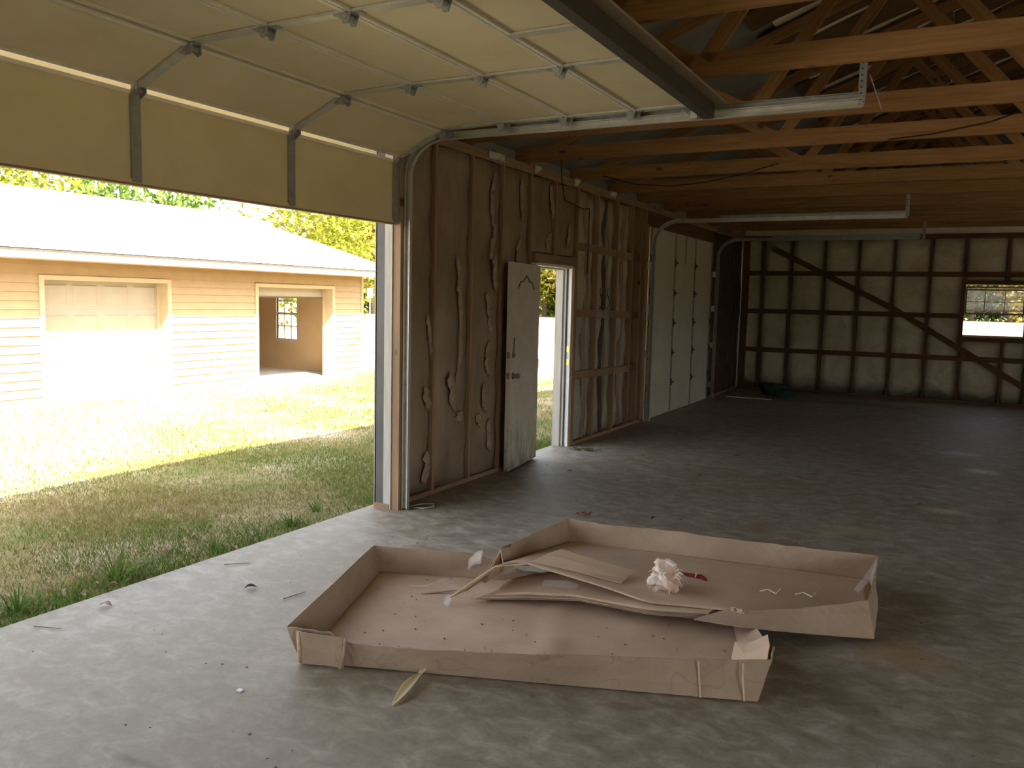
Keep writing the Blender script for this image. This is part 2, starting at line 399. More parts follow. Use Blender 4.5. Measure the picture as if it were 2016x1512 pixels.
# ------------------------------------------------------------------ the setting: floor and yard
XW, XWO = -3.93, -4.07           # left wall: inner stud face, outer skin
YF = 17.36                       # far wall stud face
XR = 7.2                         # right wall
YB = -4.2                        # wall behind the camera
RIDGE = 1.63
def roof_z(x): return 3.066 + .387 * (x + 3.828) if x <= RIDGE else 3.066 + .387 * (2 * RIDGE - x + 3.828)
PLATE = 2.95

fl = MB().box((-4.13, YB, -.32), (XR + .15, YF + .15, 0)).build('floor', CONC); tag(fl, kind='structure')
BX('slab_edge', (-4.16, YB, -.32), (-4.13, YF + .15, -.012), CONCE, fl)

def ground_z(x, y):
    if x > -4.13: return -.12
    t = min(1, (-4.13 - x) / 9.4)
    return -.055 - .255 * t + .015 * math.sin(x * 1.3 + y * .7) * min(1, t * 4)
xs = sorted(set([-4.13, -4.4, -4.8] + list(np.linspace(-5.3, -20, 30)) + [-25, -32, -45, -65, -90, -140, 12, 30, 80]))
ys = [-60, -20, -8] + list(np.linspace(-4, 26, 41)) + [34, 46, 60, 90, 150, 200]
rows = [[(x, y, ground_z(x, y)) for x in xs] for y in ys]
gr = MB().grid(rows).build('ground', SOIL, smooth=True); tag(gr, kind='structure')
# the pale field beyond the far wall and past the other garage, a hand above the soil
def slab_poly(name, pts, z, mat, th=.02):
    return MB().prism([(p[0], p[1]) for p in pts], 2, z - th, z).build(name, mat)
fd = slab_poly('ground_field', [(-150, 24), (80, 24), (80, 190), (-150, 190)], -.255, FIELD); tag(fd, kind='structure')
fd2 = slab_poly('ground_field', [(-3.7, 19.5), (40, 19.5), (40, 24), (-3.7, 24)], -.06, FIELD, .05); tag(fd2, kind='structure')

def grass_mesh(n, area, hfun, wid, name):
    (x0, x1, y0, y1) = area
    x = rng.uniform(x0, x1, n); y = rng.uniform(y0, y1, n)
    dens = .5 + .28 * np.sin(x * 2.1 + np.sin(y * 1.7) * 1.6) + .28 * np.sin(y * 2.6 + x * .9 + 1.3)
    keep = rng.uniform(0, 1, n) < np.clip(dens + .35, .12, 1); x, y, dens = x[keep], y[keep], dens[keep]; n = len(x)
    h = hfun(x, y, dens); a = rng.uniform(0, 2 * np.pi, n); lean = rng.uniform(.4, 1.9, n) * h; la = rng.uniform(0, 2 * np.pi, n)
    z = np.array([ground_z(p, q) for p, q in zip(x, y)])
    w = wid * rng.uniform(.6, 1.4, n)
    dx, dy = np.cos(a) * w, np.sin(a) * w; lx, ly = np.cos(la) * lean, np.sin(la) * lean
    V = np.zeros((n, 5, 3), np.float32)
    V[:, 0] = np.c_[x - dx, y - dy, z - .01]; V[:, 1] = np.c_[x + dx, y + dy, z - .01]
    V[:, 2] = np.c_[x + dx * .7 + lx * .35, y + dy * .7 + ly * .35, z + h * .6]; V[:, 3] = np.c_[x - dx * .7 + lx * .35, y - dy * .7 + ly * .35, z + h * .6]
    V[:, 4] = np.c_[x + lx, y + ly, z + h]
    b = (np.arange(n) * 5)[:, None]
    quads = b + np.array([0, 1, 2, 3]); tris = b + np.array([3, 2, 4])
    me = bpy.data.meshes.new(name)
    me.vertices.add(n * 5); me.vertices.foreach_set('co', V.ravel())
    li = np.concatenate([quads, tris], 1).astype(np.int32).ravel()
    me.loops.add(len(li)); me.loops.foreach_set('vertex_index', li)
    st = (np.arange(n)[:, None] * 7 + np.array([0, 4])).ravel().astype(np.int32)
    me.polygons.add(2 * n); me.polygons.foreach_set('loop_start', st)
    me.update(calc_edges=True)
    patch = .5 + .5 * np.sin(x * 1.1 + 2 * np.sin(y * .8)) * np.cos(y * 1.3 - x * .6)
    edge = np.clip((-x - 4.13) / 1.3, 0, 1)
    patch = patch * .7 + .3 * (.5 + .5 * np.sin(x * 4.3 + 2.2 * np.sin(y * 3.1)) * np.sin(y * 3.7 + 1.5 * np.sin(x * 2.7)))
    t = np.clip(.06 + .38 * edge + .75 * (patch - .45) + rng.normal(0, .17, n), 0, 1)
    at = me.attributes.new('tint', 'FLOAT', 'POINT'); at.data.foreach_set('value', np.repeat(t, 5).astype(np.float32))
    me.materials.append(GRASS)
    o = bpy.data.objects.new(name, me); COL.objects.link(o); return o
def h_near(x, y, d):
    e = np.clip((-x - 4.13) / .5, 0, 1)
    return (.026 + .075 * (1 - e) * rng.uniform(.1, 1.3, len(x)) ** 1.5 + .022 * d) * rng.uniform(.4, 1.3, len(x))
g1 = grass_mesh(110000, (-7.6, -4.16, -.5, 9.5), h_near, .0028, 'lawn_grass')
tag(g1, 'short green and straw coloured grass growing along the slab edge', 'grass', kind='stuff')
g2 = grass_mesh(60000, (-13.6, -7.4, 2, 18.5), lambda x, y, d: .05 * rng.uniform(.4, 1.2, len(x)), .006, 'sunny_grass')
tag(g2, 'thin sunlit grass scattered over the bright yard', 'grass', kind='stuff')
g3 = grass_mesh(9000, (-7.6, -4.16, 9.5, 17), lambda x, y, d: .06 * rng.uniform(.4, 1.3, len(x)), .0045, 'doorway_grass')
tag(g3, 'mown grass seen through the narrow doorway', 'grass', kind='stuff')
# coarse tufts at the slab edge
def tuft(cx, cy, n, hh, rad):
    m = MB()
    for i in range(n):
        a = random.uniform(0, 2 * math.pi); r = random.uniform(0, rad * .3); h = hh * random.uniform(.5, 1.1); o = random.uniform(.4, 1.0) * rad
        px, py = cx + math.cos(a) * r, cy + math.sin(a) * r; z = ground_z(px, py)
        w = .006; s2 = (-math.sin(a) * w, math.cos(a) * w); pts = []
        for t in (0, .4, .75, 1):
            q = (px + math.cos(a) * o * t, py + math.sin(a) * o * t, z + h * (t * 1.6 - .75 * t * t)); k = 1 - t * .9
            pts.append([(q[0] - s2[0] * k, q[1] - s2[1] * k, q[2]), (q[0] + s2[0] * k, q[1] + s2[1] * k, q[2])])
        m.grid(pts)
    o = m.build('grass_tuft', GRASS)
    at = o.data.attributes.new('tint', 'FLOAT', 'POINT'); at.data.foreach_set('value', [random.uniform(.05, .3)] * len(o.data.vertices)); return o
for i, (cx, cy, n, h, r, lb) in enumerate([
    (-4.42, 3.35, 46, .20, .26, 'tall green grass tuft beside the pinkish leaf on the slab'),
    (-4.40, 2.72, 30, .14, .16, 'leafy green grass tuft nearest the frame edge by the slab'),
    (-4.35, 4.05, 26, .12, .15, 'low green grass tuft halfway along the slab edge'),
    (-4.40, 4.85, 30, .12, .16, 'dense green grass tuft short of the white litter'),
    (-4.55, 5.30, 24, .11, .16, 'green grass tuft beside the dark door post')]):
    tag(tuft(cx, cy, n, h, r), lb, 'grass', 'grass tufts along the slab edge')

# ------------------------------------------------------------------ left wall
wl = empty('wall_left', (XW, 0, 0), 'structure')
# opening 1: y .62..5.46, door opening y 8.02..8.99, opening 2: y 11.58..15.0
def skin(y0, y1, z0, z1): BX('metal_siding', (XWO - .02, y0, z0), (XWO, y1, z1), STEELD, wl)
skin(YB, -4.1, -.1, 3.17); skin(-4.1, .3, 2.3, 3.17); skin(.3, .62, -.1, 3.17); skin(.62, 5.46, 2.80, 3.17); skin(5.46, 7.98, -.1, 3.17); skin(7.98, 9.03, 2.09, 3.17); skin(9.03, 11.55, -.1, 3.17); skin(11.55, 15.03, 2.80, 3.17); skin(15.03, YF + .1, -.1, 3.17)  # open bay short of opening one is unseen, added for fill light
def stud(y, z0=.04, z1=PLATE, d=.14, w=.038, mat=STUD, x=XW): return BX('stud', (x - d, y - w / 2, z0), (x, y + w / 2, z1), mat, wl)
for y0, y1 in ((5.44, 7.98), (9.03, 11.55), (15.03, YF), (.3, .6)):
    BX('bottom_plate', (XW - .14, y0, 0), (XW, y1, .04), STUD, wl)
BX('top_plate', (XW - .14, YB, PLATE), (XW + .0, 6.9, PLATE + .042), STUD, wl); BX('top_plate', (XW - .14, 6.9, PLATE), (XW, YF, PLATE + .042), STUD, wl)
BX('top_plate', (XW - .14, YB, PLATE + .043), (XW, YF, PLATE + .083), STUD, wl)
for y in (6.085, 6.691, 7.268): stud(y)
stud(7.865); stud(7.96, .04, 2.05)
stud(9.06); stud(8.46, 2.12)
for y in (9.671, 10.344, 10.916, 11.435): stud(y)
stud(11.25, mat=STUD)
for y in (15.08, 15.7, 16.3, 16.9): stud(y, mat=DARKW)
# headers
BX('header', (XW - .13, .6, 2.80), (XW - .01, 5.48, PLATE), STUD, wl)
BX('header', (XW - .13, 7.98, 2.08), (XW - .005, 9.04, 2.17), STUD, wl)
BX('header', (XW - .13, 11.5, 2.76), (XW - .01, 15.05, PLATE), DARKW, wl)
# insulation batts of the first bays, kraft face out, bulging between the studs
def batt(y0, y1, z0, z1, name='insulation_batt', mat=None, depth=.03, seed=0, x=XW, ny=7, nz=26):
    rs = random.Random(seed); ph = [rs.uniform(0, 6) for _ in range(6)]; rows = []
    for j in range(nz + 1):
        z = z0 + (z1 - z0) * j / nz; row = []
        for i in range(ny + 1):
            t = i / ny; y = y0 + (y1 - y0) * t
            bulge = math.sin(math.pi * t) ** .6 * depth * (1 + .5 * math.sin(z * 2.3 + ph[0]) + .35 * math.sin(z * 5.1 + ph[1] + 2 * t))
            bulge += .010 * math.sin(z * 13 + 4 * t + ph[2]) + .006 * math.sin(y * 30 + z * 7 + ph[3])
            row.append((x - .035 + bulge, y, z))
        rows.append(row)
    back = [[(x - .12, p[1], p[2]) for p in r] for r in rows]
    m = MB(); m.grid(rows); return m.build(name, mat or KRAFT, wl, smooth=True, solid=.004)
bays = [(5.50, 6.06, .05, 2.94), (6.11, 6.67, .05, 2.94), (6.715, 7.245, .05, 2.94), (7.29, 7.84, .05, 2.94)]
for i, b_ in enumerate(bays): batt(*b_, seed=i)
batt(7.89, 8.43, 2.18, 2.94, seed=11, nz=10); batt(8.48, 9.03, 2.18, 2.94, seed=12, nz=10)
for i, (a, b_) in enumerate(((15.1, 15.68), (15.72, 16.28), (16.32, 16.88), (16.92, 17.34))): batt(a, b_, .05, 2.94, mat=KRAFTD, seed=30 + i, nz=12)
# torn places: ragged fibre showing, with curled kraft lips
def torn(y, z0, z1, w, seed, mat=TORN, x=XW, wig=.035):
    rs = random.Random(seed); n = max(8, int((z1 - z0) / .035)); rows = []; ph = rs.uniform(0, 6); c0 = 0
    for j in range(n + 1):
        t = j / n; z = z0 + (z1 - z0) * t; c0 = c0 * .8 + rs.uniform(-.009, .009); c = y + wig * math.sin(t * 3.1 + ph) + c0
        e = min(1, t * 5, (1 - t) * 5) ** .7; l = w * e * rs.uniform(.35, 1.3) + .002; r = w * e * rs.uniform(.35, 1.3) + .002; o = XW + .018 + .008 * rs.random()
        rows.append([(o, c - l, z), (o + .012 * rs.random() + .010, c - l * .3, z + .01 * rs.uniform(-1, 1)), (o + .012 * rs.random() + .010, c + r * .3, z), (o, c + r, z)])
    MB().grid(rows).build('torn_insulation', mat, wl, solid=.004)
for a in [(6.43, 1.36, 2.05, .034, 1), (6.42, .95, 1.36, .018, 2), (6.33, .70, 1.05, .05, 3), (7.03, 2.35, 2.85, .022, 5), (7.02, 2.05, 2.4, .028, 6), (7.09, 1.75, 2.1, .05, 7),
          (6.96, 1.45, 1.75, .035, 8), (7.03, 1.35, 1.6, .04, 9), (6.99, .95, 1.3, .03, 10), (6.93, .62, .9, .025, 11), (7.02, .25, .55, .06, 12), (5.93, .75, .95, .05, 14), (5.93, .12, .40, .05, 15),
          (7.60, 2.45, 2.9, .03, 16), (7.56, 2.0, 2.3, .035, 17), (8.28, 2.55, 2.9, .045, 18), (8.25, 2.2, 2.4, .06, 19), (8.72, 2.25, 2.5, .04, 20), (5.95, 1.2, 1.55, .02, 21)]:
    torn(*a)
torn(6.47, .58, .68, .07, 31, wig=.0); torn(6.83, .50, .62, .06, 32, wig=0)
def flap(pts, mat=KRAFT): MB().grid(pts).build('kraft_flap', mat, wl, smooth=True, solid=.003, sub=1)
# white fibre tufts caught on the top plate
for y, l in ((6.95, .30), (7.9, .10), (8.9, .12), (10.0, .18)):
    m = MB(); rows = []
    for j in range(9):
        t = j / 8; rows.append([(XW + .005, y + l * t, PLATE + .03 - .02 * random.random()), (XW + .045 * math.sin(math.pi * t) + .01, y + l * t, PLATE + .06 + .025 * random.random()), (XW + .005, y + l * t, PLATE + .09 + .02 * random.random())])
    m.grid(rows).build('fibre_tuft', FIBRE, wl, smooth=True, solid=.006)
# silver faced bays right of the doorway
for i, (a, b_) in enumerate(((9.09, 9.65), (9.70, 10.32), (10.37, 10.89))):
    batt(a, b_, .05, 2.94, 'foil_facing', SILVER, .012, 40 + i, x=XW - .025)
batt(10.94, 11.22, .05, 2.94, 'foil_facing', KRAFTD, .008, 44, x=XW - .07); batt(11.28, 11.41, .05, 2.94, 'foil_facing', KRAFTD, .004, 45, x=XW - .08)
def wavy(yc, w, seed, zs=(.05, 2.93)):
    rs = random.Random(seed); ph = rs.uniform(0, 6); rows = []
    for j in range(41):
        z = zs[0] + (zs[1] - zs[0]) * j / 40; c = yc + .035 * math.sin(z * 4.2 + ph) + .012 * math.sin(z * 9 + ph)
        rows.append([(XW - .050, c - w / 2, z), (XW - .025, c - w * .2, z), (XW - .025, c + w * .2, z), (XW - .050, c + w / 2, z)])
    MB().grid(rows).build('kraft_seam_strip', KRAFTD if seed % 2 else KRAFT, wl, smooth=True, solid=.004)
wavy(9.42, .12, 2); wavy(9.97, .10, 1); wavy(10.05, .06, 6); wavy(10.62, .10, 4)
for z, ends in ((2.31, ((9.08, 9.652), (9.69, 10.325), (10.363, 10.897))), (1.54, ((9.08, 9.652), (9.69, 10.325), (10.363, 10.897))), (.815, ((9.08, 9.652), (9.69, 10.325), (10.363, 10.897)))):
    for k, (a, b_) in enumerate(ends):
        BX('blocking_board', (XW - .05, a, z - .045 - .012 * k), (XW - .008, b_, z + .045 - .012 * k), STUD, wl)
for z in (2.3, 1.5, .8):
    BX('blocking_board', (XW - .05, 10.94, z - .045), (XW - .01, 11.23, z + .045), DARKW, wl)
# opening trim by the raised door
t1 = BX('trim_1', (XWO - .01, 5.46, -.06), (-3.987, 5.60, 2.86), POSTD); tag(t1, kind='structure')
t2 = BX('trim_2', (-3.985, 5.445, 0), (-3.915, 5.50, 2.84), GREYW); tag(t2, kind='structure')
t3 = BX('trim_3', (-3.912, 5.455, 0), (-3.845, 5.51, 2.9), STUD); tag(t3, kind='structure')
t4 = BX('trim_4', (XWO - .01, .48, -.06), (-3.90, .62, 2.86), POSTD); tag(t4, kind='structure')

# ------------------------------------------------------------------ far wall
WX0, WX1, WZ0, WZ1 = 0.03, .99, 1.20, 2.13
wf = empty('wall_far', (0, YF, 0), 'structure')
for (a, b_, z0, z1) in ((-4.07, WX0, -.05, 3.3), (WX0, WX1, -.05, WZ0), (WX0, WX1, WZ1, 3.3), (WX1, XR + .1, -.05, 3.3)):
    BX('metal_siding', (a, YF + .15, z0), (b_, YF + .17, z1), STEELD, wf)
stx = [-4.15 + .61 * i for i in range(0, 19)]
stx = [x - 3.53 + 4.15 for x in stx]
xs_ = [-3.53, -2.99, -2.375, -1.765, -1.155, -.545, .065 - .05, .675, 1.05, 1.66, 2.27, 2.88, 3.5, 4.1, 4.7, 5.3, 5.9, 6.5]
edges = [XW] + xs_ + [XR]
def panel_rect(x0, x1, z0, z1, i):
    rs = random.Random(i); rows = []; n = 4; mz = max(3, int((z1 - z0) / .2))
    for j in range(mz + 1):
        z = z0 + (z1 - z0) * j / mz
        rows.append([(x0 + (x1 - x0) * k / n, YF + .085 + .012 * math.sin(z * 3 + k * 1.3 + i) + .004 * rs.uniform(-1, 1), z) for k in range(n + 1)])
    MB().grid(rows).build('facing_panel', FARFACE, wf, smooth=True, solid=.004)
for i in range(len(edges) - 1):
    a, b_ = edges[i] + .015, edges[i + 1] - .015
    if a < WX1 and b_ > WX0 - .05 and edges[i] >= -.02 and edges[i + 1] <= 1.06:
        panel_rect(a, b_, .04, WZ0 - .06, i); panel_rect(a, b_, WZ1 + .05, PLATE, i + 50)
    else: panel_rect(a, b_, .04, PLATE, i)
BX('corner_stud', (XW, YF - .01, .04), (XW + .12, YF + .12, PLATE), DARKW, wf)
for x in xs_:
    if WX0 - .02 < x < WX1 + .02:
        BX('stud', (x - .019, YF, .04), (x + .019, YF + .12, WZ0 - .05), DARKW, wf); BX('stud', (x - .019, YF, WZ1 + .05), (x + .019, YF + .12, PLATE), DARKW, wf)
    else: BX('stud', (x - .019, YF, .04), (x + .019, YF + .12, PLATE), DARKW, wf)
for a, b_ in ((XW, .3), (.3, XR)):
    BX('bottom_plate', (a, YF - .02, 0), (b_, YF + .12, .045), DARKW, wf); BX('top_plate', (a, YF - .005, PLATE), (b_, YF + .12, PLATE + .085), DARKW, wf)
for z, z2 in ((2.31, 2.31), (1.565, 1.565), (.80, .80)):
    for a, b_ in zip(edges[:-1], edges[1:]):
        if z > WZ0 - .05 and z < WZ1 + .05 and a >= -.05 and b_ <= 1.06: continue
        BX('girt_board', (a + .019, YF + .005, z - .045), (b_ - .019, YF + .045, z + .045), DARKW, wf)
for (p, q) in (((-3.36, YF - .012, 2.80), (-1.1, YF - .012, 1.655)), ((-1.1, YF - .012, 1.655), (1.02, YF - .012, .36))):
    MB().beam(p, q, .022, .10, (0, 0, 1)).build('brace_board', DARKW, wf)
# gable above the top plate
BX('gable_sheet', (XW, YF + .10, PLATE + .085), (XR, YF + .13, 3.32), ROOFWHITE, wf)
MB().prism([(XW - .5, 2.9), (XW - .5, roof_z(XW - .5) + .2), (RIDGE, roof_z(RIDGE) + .2), (XR + .1, roof_z(XR + .1) + .2), (XR + .1, 2.9)], 1, YF + .14, YF + .165).build('gable_siding', STEELD, wf)
# mould streak specks on the facing
w1 = empty('window_1', (.5, YF, 1.65), 'structure')
for nm, a, b_ in (('window_frame', (WX0 - .06, YF - .02, WZ1), (WX1 + .06, YF + .15, WZ1 + .075)), ('window_sill', (WX0 - .07, YF - .03, WZ0 - .085), (WX1 + .07, YF + .15, WZ0)),
                  ('window_frame', (WX0 - .06, YF - .02, WZ0), (WX0 + .01, YF + .15, WZ1)), ('window_frame', (WX1 - .01, YF - .02, WZ0), (WX1 + .06, YF + .15, WZ1))):
    BX(nm, a, b_, DARKW, w1)
SASH = plain('dull_pink_sash', (.34, .25, .22), (.44, .33, .30), .5, 4)
def sash(x0, x1, z0, z1, y, nx, nz, r=.03):
    s_ = empty('sash', (x0, y, z0)); s_.parent = w1; s_.matrix_parent_inverse = Matrix.Translation(w1.location).inverted()
    for a, b_ in (((x0, y, z0), (x1, y + .025, z0 + r)), ((x0, y, z1 - r), (x1, y + .025, z1)), ((x0, y, z0 + r), (x0 + r, y + .025, z1 - r)), ((x1 - r, y, z0 + r), (x1, y + .025, z1 - r))): BX('sash_rail', a, b_, SASH, s_)
    for i in range(1, nx): xx = x0 + (x1 - x0) * i / nx; BX('muntin', (xx - .006, y + .004, z0 + r), (xx + .006, y + .018, z1 - r), SASH, s_)
    for j in range(1, nz): zz = z0 + (z1 - z0) * j / nz; BX('muntin', (x0 + r, y + .004, zz - .006), (x1 - r, y + .018, zz + .006), SASH, s_)
    BX('pane', (x0 + r, y + .010, z0 + r), (x1 - r, y + .013, z1 - r), GLASS_M, s_)
sash(WX0 + .012, WX1 - .012, 1.60, 2.055, YF + .07, 3, 2)
sash(WX0 + .012, WX1 - .012, 1.66, 2.10, YF + .105, 3, 2)
BX('window_stop', (WX0 + .01, YF + .06, WZ0), (WX1 - .01, YF + .10, WZ0 + .03), SASH, w1)

# ------------------------------------------------------------------ walls out of the picture
wr = empty('wall_right', (XR, 0, 0), 'structure'); 
for y0, y1, z0, z1 in ((YB, -3.6, 0, 3.2), (-3.6, .9, 2.45, 3.2), (.9, 5.2, 0, 3.2), (5.2, 6.5, 0, 1.0), (5.2, 6.5, 2.1, 3.2), (6.5, 10.2, 0, 3.2), (10.2, 11.5, 0, 1.0), (10.2, 11.5, 2.1, 3.2), (11.5, YF, 0, 3.2)):  # gaps leave an unseen doorway and windows, added to brighten the interior
    BX('wall_board', (XR, y0, z0), (XR + .1, y1, z1), KRAFT, wr)
for y0, y1, z0, z1 in ((5.2, 6.5, 1.0, 2.1), (10.2, 11.5, 1.0, 2.1)):  # unseen window openings, added to let fill light in
    w_ = empty('fill_window_1' if y0 < 8 else 'fill_window_2', (XR, y0, z0), 'structure')
    for a, b_ in (((XR - .02, y0, z0), (XR + .1, y0 + .05, z1)), ((XR - .02, y1 - .05, z0), (XR + .1, y1, z1)), ((XR - .02, y0, z0), (XR + .1, y1, z0 + .05)), ((XR - .02, y0, z1 - .05), (XR + .1, y1, z1))): BX('window_frame', a, b_, DARKW, w_)
BX('door_casing', (XR - .02, -3.65, 0), (XR + .11, -3.6, 2.45), STUD, wr); BX('door_casing', (XR - .02, .9, 0), (XR + .11, .95, 2.45), STUD, wr)  # casings of the unseen doorway added for fill light
wb = empty('wall_behind', (0, YB, 0), 'structure'); 
for x0, x1, z0, z1 in ((-4.07, XR, 0, 3.0),): BX('wall_board', (x0, YB - .1, z0), (x1, YB, z1), KRAFT, wb)
MB().prism([(XW - .5, 2.9), (XW - .5, roof_z(XW - .5) + .2), (RIDGE, roof_z(RIDGE) + .2), (XR + .1, roof_z(XR + .1) + .2), (XR + .1, 2.9)], 1, YB - .14, YB - .11).build('gable_siding', STEELD, wb)

# ------------------------------------------------------------------ roof: ceiling deck, batts, trusses
ce = empty('ceiling', (0, 0, 3), 'structure')
TH = .12
def roof_sheet(name, x0, x1, y0, y1, dz, th, mat, wob=0, seed=0):
    n = 6; rs = random.Random(seed); rows = []
    for j in range(2):
        y = (y0, y1)[j]; rows.append([(x0 + (x1 - x0) * k / n, y + wob * rs.uniform(-1, 1), roof_z(x0 + (x1 - x0) * k / n) + dz) for k in range(n + 1)])
    return MB().grid(rows).build(name, mat, ce, solid=th)
for y0, y1 in ((YB - .4, 4.6), (4.6, 11.0), (11.0, YF + .4)):
    roof_sheet('roof_sheet', -4.72, RIDGE, y0, y1, TH + .09, .03, ROOFGREY); roof_sheet('roof_sheet', RIDGE, XR + .7, y0, y1, TH + .09, .03, ROOFGREY)
BX('ridge_cap', (RIDGE - .2, YB - .4, roof_z(RIDGE) + .13), (RIDGE + .2, YF + .4, roof_z(RIDGE) + .24), STEELD, ce)
BX('eave_fascia', (-4.74, YB - .4, roof_z(-4.72) + .02), (-4.70, YF + .4, roof_z(-4.72) + .23), WHITEP, ce)
rows = [[(x, y, roof_z(x) - .006) for x in (-4.72, -4.10)] for y in (YB - .4, YF + .4)]
MB().grid(rows).build('soffit_board', SOFF, ce, solid=.008)
TY = [1.7, 2.9, 4.10, 5.23, 6.62, 7.745, 9.11, 10.27, 11.38, 12.6, 13.8, 15.0, 16.2]
# white faced strips with brown batts between them, laid up the slope
roof_sheet('roof_facing', -1.6, RIDGE, 3.0, YF, TH + .055, .01, ROOFWHITE); roof_sheet('roof_facing', RIDGE, 5.0, 3.0, YF, TH + .055, .01, ROOFWHITE)
i = 0
for a, b_ in zip(TY[1:], TY[2:] + [YF]):
    n = 2; gaps = .085
    for k in range(n):
        y0 = a + .02 + (b_ - a - .04) * k / n + gaps * random.uniform(.5, 1.0) ; y1 = a + .02 + (b_ - a - .04) * (k + 1) / n - gaps * random.uniform(.3, .8)
        x = -1.75
        while x < RIDGE - .2:
            ln = random.uniform(1.2, 2.0); roof_sheet('roof_batt', x, min(x + ln, RIDGE - .02), y0, y1, TH + .035, .018, ROOFBROWN, .05, i); i += 1; x += ln + .015
TRUSS_LABELS = {}
def truss(y, label):
    t = empty('roof_truss', (0, y, 3.05), None, label, 'truss', 'roof trusses')
    w = .038; zb = 3.05
    def bm(nm, p, q, h, dy=0, mat=PINE): return MB().beam((p[0], y + w / 2 + dy, p[1]), (q[0], y + w / 2 + dy, q[1]), w, h).build(nm, mat, t)
    bm('bottom_chord', (XW - .14, zb + .07), (.9, zb + .07), .14); bm('bottom_chord', (.9, zb + .07), (XR, zb + .07), .14)
    for s in (1, -1):
        X = (lambda x: x) if s > 0 else (lambda x: 2 * RIDGE - x)
        a, b_ = (-4.70, roof_z(-4.70) + .05), (RIDGE, roof_z(RIDGE) + .05)
        bm('top_chord', (X(a[0]), a[1]), (X(b_[0]), b_[1]), .09)
        bm('web', (X(-1.47), zb + .10), (X(-.66), roof_z(-.66) + .02), .09, .0)
        bm('web', (X(-.62), roof_z(-.62) + .02), (X(.42), zb + .10), .09)
        bm('web', (X(-1.55), zb + .10), (X(-2.45), roof_z(-2.45) + .02), .09)
        bm('web', (X(.52), zb + .10), (X(RIDGE - .02), roof_z(RIDGE) - .02), .09)
    return t
GUS = plain('dull_connector_plate', (.30, .20, .11), (.38, .27, .16), .5, 20, .4, .3)
names = ['behind the camera', 'behind the camera', 'behind the camera', 'above the camera', 'above the camera']
ords = {1.7: 'pine roof truss over the raised door, nearest the camera',  2.9: 'pine roof truss above the middle of the raised door, at the frame top', 4.10: 'pine roof truss passing just above the brown door strut', 5.23: 'knotty pine roof truss holding the perforated track hanger',
        6.62: 'pine roof truss right behind the end of the near track', 7.745: 'pine roof truss with a dark string crossing its face', 9.11: 'pine roof truss carrying the slack cable, fifth behind the strut', 10.27: 'pine roof truss in front of the one holding the far track hanger',
        11.38: 'dim pine roof truss holding the far track hanger', 12.6: 'dim roof truss just beyond the far track hanger', 13.8: 'dim roof truss fourth from the far wall', 15.0: 'dim roof truss second from the far wall', 16.2: 'dark roof truss nearest the far wall'}
proto = None
for y in TY:
    lb = ords.get(y, 'pine roof truss overhead outside the picture')
    if proto is None: proto = truss(y, lb); continue
    c = copy_tree(proto, None, (0, y, 3.05)); c['label'] = lb
